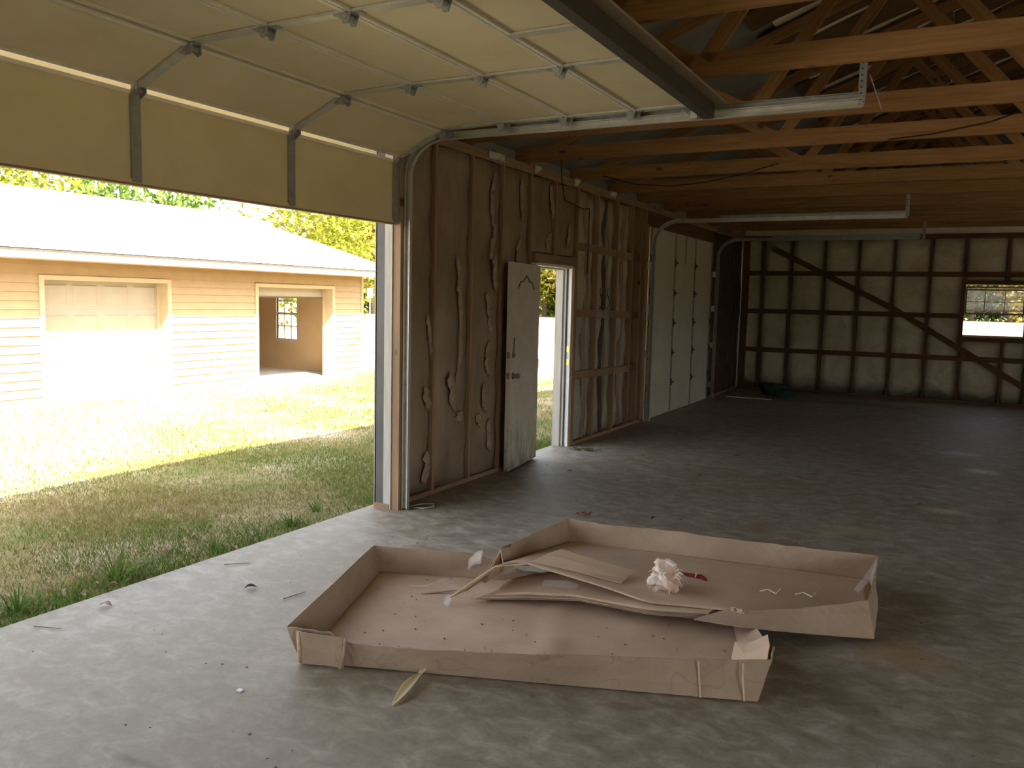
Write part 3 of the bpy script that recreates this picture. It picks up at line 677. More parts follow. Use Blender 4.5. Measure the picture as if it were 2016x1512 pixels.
# ------------------------------------------------------------------ overhead door 1 (raised)
d1 = empty('door_1', (-3.87, 3.05, 2.25), 'structure')
DY0, DY1 = .66, 5.44
P = [(-3.872, 2.245), (-3.872, 2.715), (-3.835, 2.742), (-3.445, 2.905), (-3.435, 2.918), (-2.95, 2.93), (-2.945, 2.93), (-2.468, 2.932), (-2.462, 2.932), (-1.985, 2.934), (-1.979, 2.934), (-1.50, 2.938)]
STY = [DY1 - .032, 4.27, 3.10, 1.93, DY0 + .032]
for s in range(6):
    a, b_ = Vector((P[2 * s][0], 0, P[2 * s][1])), Vector((P[2 * s + 1][0], 0, P[2 * s + 1][1]))
    d = (b_ - a); ln = d.length; d.normalize(); n = Vector((d.z, 0, -d.x))    # towards the room
    sec = empty('door_section', (a.x, DY0, a.z)); sec.parent = d1; sec.matrix_parent_inverse = Matrix.Translation(d1.location).inverted()
    def slab(nm, s0, s1, y0, y1, t0, t1, mat, bev=0):
        vs = [tuple(a + d * u + n * t + Vector((0, y, 0))) for u in (s0, s1) for y in (y0, y1) for t in (t0, t1)]
        m = MB(); m.add(vs, [(0, 1, 3, 2), (4, 6, 7, 5), (0, 4, 5, 1), (2, 3, 7, 6), (0, 2, 6, 4), (1, 5, 7, 3)]); return m.build(nm, mat, sec, bevel=bev)
    slab('door_skin', 0, ln, DY0, DY1, -.045, 0, CREAM)
    slab('edge_rail', 0, .022, DY0, DY1, 0, .012, RAIL if s else CREAM); slab('edge_rail', ln - .022, ln, DY0, DY1, 0, .012, RAIL)
    ys2 = list(STY) + ([(STY[1] + STY[2]) / 2, (STY[2] + STY[3]) / 2] if s == 5 else [])
    for k, y in enumerate(ys2):
        ww = .032 if k in (0, 4) else .030
        slab('stile', .004, ln - .004, y - ww, y + ww, .002, .014, STEELD if s == 0 else STEEL)
    if s == 0: slab('bottom_seal', -.012, 0, DY0, DY1, -.04, .004, STUD)
    # hinges at the upper joint of this section
    for k, y in enumerate(STY):
        m = MB(); top = a + d * ln
        def q(u, t, yy): return tuple(top + d * u + n * t + Vector((0, yy, 0)))
        for u0, u1 in ((-.075, -.006), (.010, .075)):
            vs = [q(u, t, y + yy) for u in (u0, u1) for yy in (-.022, .022) for t in (.014, .018)]
            m.add(vs, [(0, 1, 3, 2), (4, 6, 7, 5), (0, 4, 5, 1), (2, 3, 7, 6), (0, 2, 6, 4), (1, 5, 7, 3)])
        if s < 5:
            m.tube([q(0, .030, y - .034), q(0, .030, y + .034)], .013, 8)
            vs = [q(u, t, y + yy) for yy in (-.030, -.024) for (u, t) in ((-.04, .016), (.03, .016), (.012, .062), (-.012, .062))]; m.add(vs, [(0, 1, 2, 3), (7, 6, 5, 4), (0, 4, 5, 1), (1, 5, 6, 2), (2, 6, 7, 3), (3, 7, 4, 0)])
            vs = [q(u, t, y + yy) for yy in (.024, .030) for (u, t) in ((-.04, .016), (.03, .016), (.012, .062), (-.012, .062))]; m.add(vs, [(0, 1, 2, 3), (7, 6, 5, 4), (0, 4, 5, 1), (1, 5, 6, 2), (2, 6, 7, 3), (3, 7, 4, 0)])
            m.build('hinge', STEELD, sec)
    # roller stub and wheel in the track
    m = MB(); top = a + d * (ln if s < 5 else ln - .06); zc = .01 if s else .02
    m.tube([tuple(top + n * zc + Vector((0, DY1 - .03, 0))), tuple(top + n * zc + Vector((0, DY1 + .055, 0)))], .006, 6)
    m.tube([tuple(top + n * zc + Vector((0, DY1 + .045, 0))), tuple(top + n * zc + Vector((0, DY1 + .06, 0)))], .021, 10); m.build('roller', STEELD, sec)
    if s: 
        m = MB(); c0 = top + Vector((0, DY1 - .005, 0))
        for dx, dz, r in ((-.03, -.01, .012), (.0, -.045, .014), (.025, -.015, .012)):
            m.tube([tuple(c0 + Vector((dx, -.012, dz))), tuple(c0 + Vector((dx, .03, dz)))], r, 8)
        m.box(tuple(c0 + Vector((-.045, .0, -.06))), tuple(c0 + Vector((.04, .012, .0)))); m.build('roller_bracket', STEELD, sec)
# the brown reinforcing strut along the top edge
m = MB(); m.prism([(-1.53, 2.925), (-1.53, 2.850), (-1.522, 2.842), (-1.46, 2.842), (-1.452, 2.85), (-1.452, 2.945), (-1.47, 2.945), (-1.47, 2.90), (-1.515, 2.90), (-1.515, 2.925)], 1, DY0, DY1 - .01)
m.build('top_strut', STRUT, d1)
BX('strut_flange', (-1.452, DY0, 2.93), (-1.385, DY1 - .01, 2.945), FLANGE, d1)
m = MB(); m.tube([(-1.66, DY1 - .02, 2.91), (-1.60, DY1 + .02, 2.86)], .007, 6); m.box((-1.60, DY1 - .02, 2.85), (-1.56, DY1 + .02, 2.93)); m.build('top_bracket', STEEL, d1)

# ------------------------------------------------------------------ tracks
CPROF = [(-.026, .0), (.026, .0), (.026, -.034), (.020, -.034), (.020, -.005), (-.020, -.005), (-.020, -.034), (-.026, -.034)]
def arc(xc, zc, r, a0, a1, n): return [(xc + r * math.cos(a0 + (a1 - a0) * k / n), zc + r * math.sin(a0 + (a1 - a0) * k / n)) for k in range(n + 1)]
def track(y, xv, zh, xe, label, side=1, zbend=2.60):
    t = empty('overhead_track', (xv, y, 0), None, label, 'track', 'overhead door tracks')
    path = [(xv, y, .01), (xv, y, 1.2), (xv, y, zbend)] 
    rr = zh - zbend
    path += [(p[0], y, p[1]) for p in arc(xv + rr * 1.15, zbend, 1, math.pi, math.pi / 2, 1)][:0]
    for k in range(1, 11):
        a = math.pi - (math.pi / 2) * k / 10; path.append((xv + rr * 1.15 + rr * 1.15 * math.cos(a), y, zbend + rr * math.sin(a)))
    path += [((path[-1][0] + xe) / 2, y, zh), (xe, y, zh)]
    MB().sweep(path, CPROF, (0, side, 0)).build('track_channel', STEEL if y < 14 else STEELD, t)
    m = MB(); m.prism([(xv + .9, zh + .026), (xv + .9, zh + .062), (xe, zh + .062), (xe, zh + .026)], 1, y + .0, y + .004)
    m.prism([(xv + .9, zh + .058), (xv + .9, zh + .062), (xe, zh + .062), (xe, zh + .058)], 1, y - .03 * side, y); m.build('track_angle', STEELD, t)
    for z in (.25, .95, 1.6, 2.2):
        MB().box((xv - .105, y - .005, z - .05), (xv - .02, y + .012, z + .05)).build('wall_bracket', WHITEP if z > 1 else STEEL, t)
    return t
tk = track(5.52, -3.81, 2.88, -.59, 'galvanized track of the raised door, on the lit near side')
tk2 = track(.585, -3.81, 2.88, -.59, 'galvanized track on the unseen side of the raised door', -1)
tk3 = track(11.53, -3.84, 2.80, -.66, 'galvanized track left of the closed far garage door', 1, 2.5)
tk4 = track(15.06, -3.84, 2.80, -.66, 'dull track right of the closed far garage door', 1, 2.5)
def hanger(x, y, z0, z1, label, dy=-.3):
    t = empty('track_hanger', (x, y, z1), None, label, 'hanger', 'perforated track hangers')
    m = MB(); m.box((x - .022, y - .003, z0), (x + .022, y, z1)); m.box((x + .019, y - .035, z0), (x + .022, y - .003, z1)); m.build('perforated_angle', STEELD, t)
    m = MB()
    k = z0 + .03
    while k < z1 - .01: m.tube([(x - .006, y - .0045, k), (x - .006, y - .003, k)], .006, 6); k += .035
    m.build('punched_hole', BLACK, t)
    if y < 8: MB().beam((x + .035, y + .0, z1 - .12), (x + .10, y + .10, z0 - .01), .006, .032, (0, 1, 0)).build('diagonal_brace', STEELD, t)
    m = MB(); m.tube([(x + .015, y - .045, z0 + .02), (x + .015, y + .02, z0 + .02)], .009, 6); m.build('bolt', STEELD, t)
    return t
hanger(-.60, 5.50, 2.87, 3.16, 'perforated steel hanger from truss to near track end')
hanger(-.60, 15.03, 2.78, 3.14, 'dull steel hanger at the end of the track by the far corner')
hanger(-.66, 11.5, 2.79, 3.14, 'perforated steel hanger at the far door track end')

# ------------------------------------------------------------------ closed far garage door
d2 = empty('door_2', (XW, 11.6, 0), 'structure')
fy0, fy1 = 11.60, 14.98; ST2 = [fy0 + .03, 12.80, 13.90, fy1 - .03]
for s in range(6):
    z0 = .008 + s * .457; z1 = z0 + .456
    sec = empty('door_section', (XW, fy0, z0)); sec.parent = d2; sec.matrix_parent_inverse = Matrix.Translation(d2.location).inverted()
    BX('door_skin', (XW - .045, fy0, z0), (XW, fy1, z1), FARCREAM, sec)
    BX('edge_rail', (XW, fy0, z0), (XW + .008, fy1, z0 + .02), FARCREAM, sec); BX('edge_rail', (XW, fy0, z1 - .02), (XW + .008, fy1, z1), FARCREAM, sec)
    for y in ST2 + ([13.35] if s == 5 else []): BX('stile', (XW, y - .022, z0), (XW + .014, y + .022, z1), STEELD, sec)
    if s < 5:
        for y in ST2:
            m = MB(); m.box((XW + .014, y - .03, z1 - .05), (XW + .02, y + .03, z1 + .055)); m.tube([(XW + .03, y - .045, z1), (XW + .03, y + .045, z1)], .016, 8); m.build('hinge', STRUT, sec)
m = MB(); m.box((XW + .0, fy0 - .05, 2.74), (XW + .03, fy1 + .05, 2.83)); m.build('door_header_board', DARKW, d2)
tb = BX('trim_5', (XW - .14, 11.455, 0), (XW, 11.56, 2.76), STUD); tag(tb, kind='structure')
tb = BX('trim_6', (XW - .14, 15.0, 0), (XW, 15.055, 2.76), DARKW); tag(tb, kind='structure')

# ------------------------------------------------------------------ entry door, swung open
d3 = empty('door_3', (XW, 8.03, 0), 'structure')
BX('door_frame', (XW - .10, 8.955, 0), (XW - .015, 8.985, 2.07), WHITEP, d3)      # strike jamb
BX('door_stop', (XW - .075, 8.94, 0), (XW - .06, 8.955, 2.06), RUBBER, d3)
BX('brick_mould', (XWO - .06, 8.925, 0), (XWO + .03, 8.975, 2.07), GREYW, d3)
BX('door_frame', (XW - .10, 8.0, 0), (XW - .0, 8.03, 2.07), WHITEP, d3)
BX('door_frame', (XW - .10, 8.03, 2.045), (XW - .0, 8.955, 2.075), WHITEP, d3); BX('brick_mould', (XWO - .06, 8.0, 2.03), (XWO + .03, 8.925, 2.07), GREYW, d3)
BX('door_casing', (XW - .012, 8.985, 0), (XW + .004, 9.03, 2.08), STUD, d3)
for z in (.98, 1.13): 
    BX('strike_plate', (XW - .055, 8.9515, z - .035), (XW - .02, 8.9555, z + .035), BRASS, d3)
# leaf: built flat (u along width, w thickness, z up), then stood in place
hx, hy = -3.94, 8.07; fx, fy_ = -3.815, 7.205
ang = math.atan2(fy_ - hy, fx - hx); LW = math.hypot(fx - hx, fy_ - hy)
leaf = empty('door_leaf', (0, 0, 0)); leaf.parent = d3; leaf.matrix_parent_inverse = Matrix.Translation(d3.location).inverted()
M_ = Matrix.Translation((hx, hy, .02)) @ Matrix.Rotation(ang, 4, 'Z')
def LF(name, m, mat, **k):
    m.v = [tuple(M_ @ Vector(p)) for p in m.v]; o = m.build(name, mat, leaf, **k); return o
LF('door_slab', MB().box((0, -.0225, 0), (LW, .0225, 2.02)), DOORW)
vis = 1     # the side that looks into the room (+w after the turn)
def raised(u0, u1, z0, z1, arch=False):
    m = MB(); o = .030 * vis
    def ring(k, off): return [(u0 + k, off, z0 + k), (u1 - k, off, z0 + k), (u1 - k, off, z1 - k), (u0 + k, off, z1 - k)]
    r = [ring(0, .0225), ring(.012, .027), ring(.028, .0265), ring(.04, .0235), ring(.065, .0285)]
    vs = [p for q in r for p in q]; fs = []
    for a in range(4):
        for k in range(4): fs.append((a * 4 + k, a * 4 + (k + 1) % 4, a * 4 + 4 + (k + 1) % 4, a * 4 + 4 + k))
    fs.append((16, 17, 18, 19)); m.add(vs, fs); LF('raised_panel', m, DOORW)
raised(.10, .41, .22, .80); raised(.50, .81, .22, .80); raised(.10, .81, .86, .95)
m = MB(); pts = []
for k in range(15):
    t = k / 14; u = .20 + .50 * t; q = abs(2 * t - 1); pts.append((u, .0245, 1.885 - .10 * q ** 1.25 + .012 * math.cos(q * 9)))
m.tube(pts, .009, 6); LF('arch_moulding', m, NICKEL)
m = MB(); m.tube([(LW - .07, .022, .93), (LW - .07, .030, .93)], .033, 14); m.tube([(LW - .07, .03, .93), (LW - .07, .062, .93)], .011, 8)
m.tube([(LW - .07, .060, .93), (LW - .07, .070, .93), (LW - .07, .085, .93), (LW - .07, .095, .93)], .02, 14, radii=[.017, .027, .027, .016]); LF('door_knob', m, NICKEL, smooth=False)
m = MB(); m.tube([(LW - .07, .022, 1.13), (LW - .07, .036, 1.13)], .03, 14); m.box((LW - .076, .036, 1.115), (LW - .064, .048, 1.145)); LF('deadbolt', m, NICKEL)
LF('key_cord', MB().tube([(LW - .075, .03, 1.30), (LW - .07, .032, 1.2), (LW - .072, .032, 1.12)], .004, 6), CAB)
for z in (.93, 1.13): LF('latch_plate', MB().box((LW - .0005, -.014, z - .03), (LW + .002, .014, z + .03)), NICKEL)
for z in (.2, 1.0, 1.8): LF('hinge', MB().tube([(0, .02, z - .05), (0, .02, z + .05)], .008, 8), BRASS)

# ------------------------------------------------------------------ wires and outlet boxes on the left wall
for i, (y, w, lb) in enumerate(((9.74, .07, 'small metal outlet box on the blocking, nearer the open door'), (9.98, .07, 'small metal outlet box on the blocking, second from the door'))):
    t = empty('outlet_box', (XW, y, 1.53), None, lb, 'box')
    m = MB(); m.box((XW - .01, y - w / 2, 1.47), (XW + .0, y + w / 2, 1.59)); 
    for a, b_ in (((XW, y - w / 2, 1.47), (XW + .035, y - w / 2 + .005, 1.59)), ((XW, y + w / 2 - .005, 1.47), (XW + .035, y + w / 2, 1.59)), ((XW, y - w / 2, 1.47), (XW + .035, y + w / 2, 1.475)), ((XW, y - w / 2, 1.585), (XW + .035, y + w / 2, 1.59))): m.box(a, b_)
    m.build('box_shell', STEEL, t); MB().tube([(XW + .01, y, 1.58), (XW + .05, y + .02, 1.66), (XW + .03, y - .03, 1.78), (XW + .02, y + .02, 1.85)], .005, 6).build('wire', CAB, t)
o = MB().tube([(-3.55, 7.72, 3.05), (-3.62, 7.9, 2.86), (-3.72, 8.2, 2.72), (-3.80, 8.9, 2.70), (-3.88, 9.25, 2.75), (-3.90, 9.3, 2.45), (-3.90, 9.28, 2.0)], .007, 6).build('hanging_cord', CAB); tag(o, 'dark cord hanging from truss down the silver wall', 'cord')
o = MB().tube([(-3.65, 9.05, 3.08), (-3.3, 9.2, 2.99), (-2.9, 9.25, 2.965), (-2.5, 9.2, 2.985), (-2.1, 9.12, 3.04), (-1.75, 9.08, 3.12)], .006, 6).build('slack_cable', CAB); tag(o, 'slack thin cable drooping under the dim trusses', 'cable')
o = MB().tube([(-.62, 7.72, 3.05), (-.3, 7.725, 3.075), (.1, 7.73, 3.14), (.25, 7.735, 3.19)], .006, 6).build('truss_string', CAB); tag(o, 'dark reddish string running across a truss face', 'string')

# ------------------------------------------------------------------ cardboard
def dense(line, k):
    out = []; n = len(line)
    for i in range(n - 1):
        p0, p1, p2, p3 = [Vector(line[max(0, min(n - 1, i + d))]) for d in (-1, 0, 1, 2)]
        for j in range(k):
            t = j / k; out.append(tuple(p1 + .35 * t * (p2 - p0) * (1 - t) ** 2 + (p2 - p1) * (3 * t * t - 2 * t ** 3) - .35 * t * t * (1 - t) * (p3 - p1)))
    return out + [tuple(line[-1])]
def card(name, rows, mat, parent, th=.006, smooth=True, sub=1):
    if sub:
        rows = [dense(r, 1 + 2 * sub) for r in rows]; cols = [dense([r[i] for r in rows], 1 + 2 * sub) for i in range(len(rows[0]))]
        rows = [list(c) for c in zip(*cols)]
    return MB().grid(rows).build(name, mat, parent, smooth=smooth, solid=th)
def poly_at(pl, t):
    n = len(pl) - 1; k = min(int(t * n), n - 1); return lerp(pl[k], pl[k + 1], t * n - k)
def crumple(rows, amp, seed):
    rs = random.Random(seed); out = []
    for r in rows: out.append([(p[0] + rs.uniform(-amp, amp), p[1] + rs.uniform(-amp, amp), p[2] + rs.uniform(-amp, amp) * .6) for p in r])
    return out
def wall_strip(name, bot, top, mat, parent, n=16, seed=0, amp=.004, th=.006, creases=()):
    rs = random.Random(seed); rows = []
    for k in range(n + 1):
        t = k / n; b_, tp = poly_at(bot, t), poly_at(top, t); r = []
        for j in range(4):
            q = lerp(b_, tp, j / 3); a = amp * (j / 3 + .15); r.append((q[0] + rs.uniform(-a, a), q[1] + rs.uniform(-a, a), q[2] + (rs.uniform(-a, a) * .7 if j == 3 else 0)))
        rows.append(r)
    return card(name, rows, mat, parent, th, False, 0)
b1 = empty('cardboard_tray', (-1.9, 3.6, 0), None, 'long shallow brown cardboard tray lying flat on the concrete', 'box')
NL, NR, FL, FR = (-2.58, 2.905, .008), (-.66, 3.572, .008), (-3.036, 4.12, .008), (-1.10, 4.86, .008)
rows = []
for j in range(13):
    a, b_ = lerp(NL, FL, j / 12), lerp(NR, FR, j / 12)
    rows.append([(*lerp(a, b_, k / 20)[:2], .010 + .0035 * math.sin(k * 1.9 + j * .7) ** 2 + (.006 if k == 11 else 0)) for k in range(21)])
card('tray_floor', rows, CARDI, b1, .005)
wall_strip('side_wall', [NL, lerp(NL, NR, .10), lerp(NL, NR, .16), lerp(NL, NR, .3), lerp(NL, NR, .47), lerp(NL, NR, .84), NR],
           [(-2.645, 2.885, .165), (-2.46, 2.955, .152), (-2.345, 2.975, .122), (-2.07, 3.03, .135), (-1.69, 3.15, .152), (-.965, 3.46, .172), (-.622, 3.652, .172)], CARD, b1, 30, 3, .005)
wall_strip('side_wall', [NL, FL], [(-2.655, 2.89, .165), (-2.87, 3.52, .172), (-3.04, 4.0, .178), (-3.078, 4.118, .172)], CARD, b1, 12, 4, .002)
wall_strip('side_wall', [FL, lerp(FL, FR, .27), lerp(FL, FR, .45), FR], [(-3.076, 4.12, .172), (-2.50, 4.345, .160), (-2.22, 4.46, .06), (-1.1, 4.87, .05)], CARD, b1, 20, 5, .003)
wall_strip('side_wall', [NR, (-.80, 3.92, .012), (-.92, 4.28, .012), FR], [(-.622, 3.652, .172), (-.640, 3.80, .172), (-.72, 4.02, .10), (-1.06, 4.86, .03)], CARDO, b1, 12, 6, .003)
# crushed near-left corner: two folded pleats
card('crushed_fold', [[(-2.60, 2.893, .155), (-2.585, 2.885, .08), (-2.582, 2.893, .006)], [(-2.545, 2.868, .168), (-2.535, 2.868, .10), (-2.548, 2.887, .012)], [(-2.47, 2.898, .160), (-2.46, 2.894, .09), (-2.45, 2.915, .016)], [(-2.36, 2.955, .148), (-2.35, 2.935, .08), (-2.36, 2.935, .014)]], CARD, b1, .006, False, 0)
MB().tube([(-2.36, 2.945, .150), (-2.352, 2.925, .08), (-2.372, 2.924, .012)], .006, 6).build('pleat_edge', CARD, b1)
MB().tube([(-2.565, 2.872, .165), (-2.555, 2.862, .09), (-2.575, 2.882, .01)], .006, 6).build('pleat_edge', CARDE, b1)
for u, dx in ((.885, 0), (.975, 0)):
    p = lerp(NL, NR, u); q = poly_at([(-2.645, 2.885, .165), (-1.69, 3.15, .152), (-.965, 3.46, .172), (-.622, 3.652, .172)], 0.70 + (u - .885) * 2.9)
    MB().tube([(p[0], p[1] - .006, p[2]), (p[0] - .01, p[1] - .008, .10), (p[0] - .012 - .03 * (u - .885), p[1] + .004 - .02 * (u < .9), .168)], .004, 6).build('torn_edge', CARDE, b1)
card('corner_flap', [[(-.64, 3.655, .168), (-.66, 3.80, .175), (-.70, 3.97, .155)], [(-.745, 3.70, .10), (-.775, 3.84, .09), (-.80, 4.0, .075)], [(-.80, 3.75, .035), (-.85, 3.92, .03), (-.88, 4.12, .03)]], CARDI, b1, .005, False, 0)

b2 = empty('cardboard_box', (-1.3, 4.7, 0), None, 'crushed brown cardboard box with layered flaps resting on the flat tray', 'box')
NE = [(-2.388, 3.880, .045), (-2.201, 4.057, .205), (-2.05, 4.159, .218), (-1.623, 4.205, .152), (-1.344, 4.188, .120), (-.971, 4.335, .104), (-.728, 4.27, .082), (-.292, 4.56, .024)]
MI = [(-2.33, 3.98, .07), (-2.2, 4.55, .155), (-2.0, 4.65, .155), (-1.6, 4.70, .135), (-1.3, 4.72, .105), (-.95, 4.8, .085), (-.62, 4.86, .06), (-.34, 5.0, .03)]
FA = [(-2.29, 4.08, .11), (-2.183, 5.047, .10), (-2.0, 5.09, .095), (-1.6, 5.20, .083), (-1.3, 5.275, .07), (-.95, 5.37, .055), (-.7, 5.435, .045), (-.392, 5.516, .03)]
card('box_floor', [NE, [lerp(a, b_, .45) for a, b_ in zip(NE, MI)], MI, [lerp(a, b_, .5) for a, b_ in zip(MI, FA)], FA], CARDI, b2, .006, True, 2)
MB().tube(NE[:6], .004, 6).build('torn_edge', CARDE, b2)
wall_strip('side_wall', FA[1:], [(-2.214, 5.075, .252), (-1.918, 5.134, .236), (-1.7, 5.235, .222), (-1.3, 5.33, .205), (-.95, 5.417, .19), (-.66, 5.47, .185), (-.351, 5.53, .18)], CARDO, b2, 24, 8, .006)
wall_strip('side_wall', [(-2.183, 5.05, .06), (-2.19, 4.7, .04), (-2.20, 4.46, .10), (-2.205, 4.16, .19)], [(-2.214, 5.075, .252), (-2.233, 4.98, .252), (-2.236, 4.6, .262), (-2.250, 4.2, .262)], CARD, b2, 12, 9, .003)
wall_strip('side_wall', [(-.392, 5.516, .03), (-.31, 5.1, .02), (-.285, 4.551, .018)], [(-.351, 5.53, .18), (-.335, 5.1, .176), (-.33, 4.671, .17)], CARD, b2, 8, 10, .003)
wall_strip('side_wall', [(-.285, 4.551, .018), (-.46, 4.412, .045), (-.728, 4.249, .075), (-.897, 4.173, .088), (-1.10, 4.15, .09)], [(-.33, 4.671, .17), (-.486, 4.571, .15), (-.63, 4.486, .127), (-.826, 4.38, .114), (-.971, 4.341, .106)], CARDO, b2, 14, 11, .003)
for k in range(4):
    o_ = k * .012
    lo = [(-2.278 + .03 * k, 3.976 + .02 * k, .030 + o_ * .6), (-2.006, 4.086 - .008 * k, .046 + o_), (-1.754, 4.178 - .012 * k, .058 + o_), (-1.334, 4.158 - .01 * k, .068 + o_), (-1.05, 4.25, .070 + o_ * .8)]
    hi = [(-2.22, 4.25, .035 + o_), (-2.0, 4.42, .075 + o_), (-1.7, 4.5, .072 + o_), (-1.3, 4.5, .062 + o_), (-1.0, 4.55, .060 + o_ * .6)]
    card('crushed_layer', crumple([lo, [lerp(a, b_, .3) for a, b_ in zip(lo, hi)], hi], .006, 20 + k), CARDI if k == 3 else CARD, b2, .005, True, 1)
    MB().tube(lo, .0035, 6).build('torn_edge', CARDE if k % 2 else CARD, b2)
card('loose_flap', [[(-2.04, 4.19, .226), (-1.8, 4.26, .188), (-1.554, 4.31, .15)], [(-1.99, 4.28, .252), (-1.76, 4.34, .205), (-1.555, 4.39, .154)], [(-1.942, 4.369, .266), (-1.74, 4.42, .216), (-1.535, 4.494, .172)]], CARDI, b2, .005, False, 0)
for k in range(3):
    card('corner_scrap', [[(-2.245 - .012 * k, 4.22 + .02 * k, .262 - .004 * k), (-2.25 - .01 * k, 4.14, .20), (-2.26 - .01 * k, 4.05, .10)], [(-2.24 - .012 * k, 4.32, .262 - .004 * k), (-2.235, 4.26, .2), (-2.23, 4.2, .13)]], CARDE if k == 1 else CARD, b2, .003, True, 0)
card('tape_strip', [[(-.352, 5.50, .18), (-.40, 5.35, .11), (-.45, 5.22, .045)], [(-.32, 5.44, .182), (-.36, 5.29, .11), (-.42, 5.17, .045)]], TAPE, b2, .0015, True, 1)
card('tape_strip', [[(-2.36, 3.86, .05), (-2.40, 3.90, .055), (-2.44, 3.92, .03)], [(-2.35, 3.82, .02), (-2.40, 3.84, .012), (-2.43, 3.88, .012)]], TAPE, b2, .002, True, 1)
card('tape_strip', [[(-1.98, 4.22, .12), (-1.85, 4.24, .135), (-1.78, 4.27, .115)], [(-1.97, 4.18, .10), (-1.86, 4.2, .10), (-1.79, 4.22, .09)]], TAPE, b2, .002, True, 1)
card('tape_strip', [[(-2.36, 4.2, .24), (-2.42, 4.22, .21), (-2.46, 4.2, .16)], [(-2.33, 4.12, .18), (-2.39, 4.14, .16), (-2.43, 4.15, .12)]], TAPE, b2, .002, True, 1)
card('tape_strip', [[(-2.245, 4.42, .265), (-2.27, 4.44, .29)], [(-2.245, 4.52, .265), (-2.28, 4.5, .285)]], TAPE, b2, .002, True, 0)
m = MB()
for k in range(26):
    c = (-.93 + random.uniform(-.035, .035), 4.33 + random.uniform(-.02, .01), .11 + random.uniform(-.008, .012)); m.box(c, (c[0] + random.uniform(.004, .014), c[1] + .006, c[2] + random.uniform(.003, .01)))
m.build('chewed_edge', CARDE, b2)
for t_, h_ in ((.235, .128), (.37, .143), (.43, .148), (.62, .16)):
    p = lerp(NL, NR, t_); q = poly_at([(-2.645, 2.885, .165), (-2.46, 2.955, .152), (-2.345, 2.975, .122), (-2.07, 3.03, .135), (-1.69, 3.15, .152), (-.965, 3.46, .172), (-.622, 3.652, .172)], 0)
    MB().tube([(p[0], p[1] - .002, .012), (p[0] + .006, p[1] - .001, h_ * .5), (p[0] + .012, p[1] + .004, h_ * .93)], .0028, 5).build('wall_crease', CARD, b1)
# clear tape lying in the tray
ts = empty('clear_tape', (-2.6, 4.03, .02), None, 'crinkled strip of clear tape lying in the flat tray', 'tape')
card('tape_band', [[(-2.726, 3.975, .022), (-2.63, 4.0, .026), (-2.57, 4.07, .05), (-2.50, 4.06, .03), (-2.41, 4.06, .035)], [(-2.733, 4.005, .022), (-2.64, 4.03, .028), (-2.56, 4.12, .06), (-2.50, 4.10, .03), (-2.40, 4.11, .03)]], TAPE, ts, .0015, True, 1)
sc_ = card('paper_scrap', [[(-2.60, 3.915, .019), (-2.55, 3.945, .021), (-2.45, 4.04, .024)], [(-2.575, 3.965, .019), (-2.535, 3.985, .022), (-2.445, 4.055, .024)]], CARD, None, .002, True, 0)
tag(sc_, 'small brown paper scrap by the clear tape in the tray', 'scrap')

# pinkish wad of fibre
wd = empty('fibre_wad', (-1.34, 4.46, .10), None, 'pinkish white wad of fibre lying in the crushed box', 'wad')
def lump(cx, cy, cz, rx, ry, rz, seed, mat, name, seg=20):
    rs = random.Random(seed); ph = [rs.uniform(0, 6) for _ in range(9)]; rows = []
    for j in range(seg // 2 + 1):
        th = math.pi * j / (seg // 2); r = []
        for k in range(seg + 1):
            p = 2 * math.pi * (k % seg) / seg
            x, y, z = math.sin(th) * math.cos(p), math.sin(th) * math.sin(p), math.cos(th)
            s = 1 + .16 * math.sin(4 * x + ph[0] + 3 * z) + .13 * math.sin(5 * y + ph[1] - 4 * z) + .08 * math.sin(9 * z + 7 * x + ph[2]) + .05 * math.sin(15 * x + 13 * y + ph[3])
            r.append((cx + rx * s * x, cy + ry * s * y, cz + rz * s * z))
        rows.append(r)
    return MB().grid(rows).build(name, mat, wd, smooth=True)
lump(-1.365, 4.52, .185, .080, .075, .065, 1, PINK, 'wad_body'); lump(-1.33, 4.44, .150, .055, .06, .05, 2, PINK, 'wad_body')
lump(-1.345, 4.46, .155, .045, .05, .05, 4, FLUFF, 'fluff_tuft'); lump(-1.37, 4.53, .225, .055, .045, .028, 5, FLUFF, 'fluff_tuft'); lump(-1.42, 4.47, .14, .03, .03, .035, 6, FLUFF, 'fluff_tuft')
m = MB()
for k in range(46):
    a = random.uniform(0, 2 * math.pi); c = Vector((-1.35 + .05 * math.cos(a), 4.46 + .05 * math.sin(a), random.uniform(.12, .21))); d = Vector((math.cos(a) * .05, math.sin(a) * .05 - .012, random.uniform(-.06, .03)))
    m.tube([c, c + d * .5 + Vector((0, 0, .01)), c + d], .0028, 4, radii=[.004, .003, .001])
m.build('loose_fibre', FLUFF, wd)
rd = empty('red_strip', (-1.28, 4.78, .09), None, 'red plastic strip lying behind the pinkish wad', 'strip')
MB().prism([(-1.42, 4.80), (-1.24, 4.83), (-1.19, 4.745), (-1.21, 4.735), (-1.23, 4.755), (-1.41, 4.735)], 2, .098, .108).build('strip_band', RED, rd, bevel=.002)
m = MB(); m.tube([(-1.28, 4.83, .11), (-1.265, 4.79, .116), (-1.262, 4.75, .11)], .003, 5); m.tube([(-1.40, 4.80, .11), (-1.37, 4.785, .114), (-1.345, 4.77, .111)], .003, 5); m.build('pale_streak', FLUFF, rd)
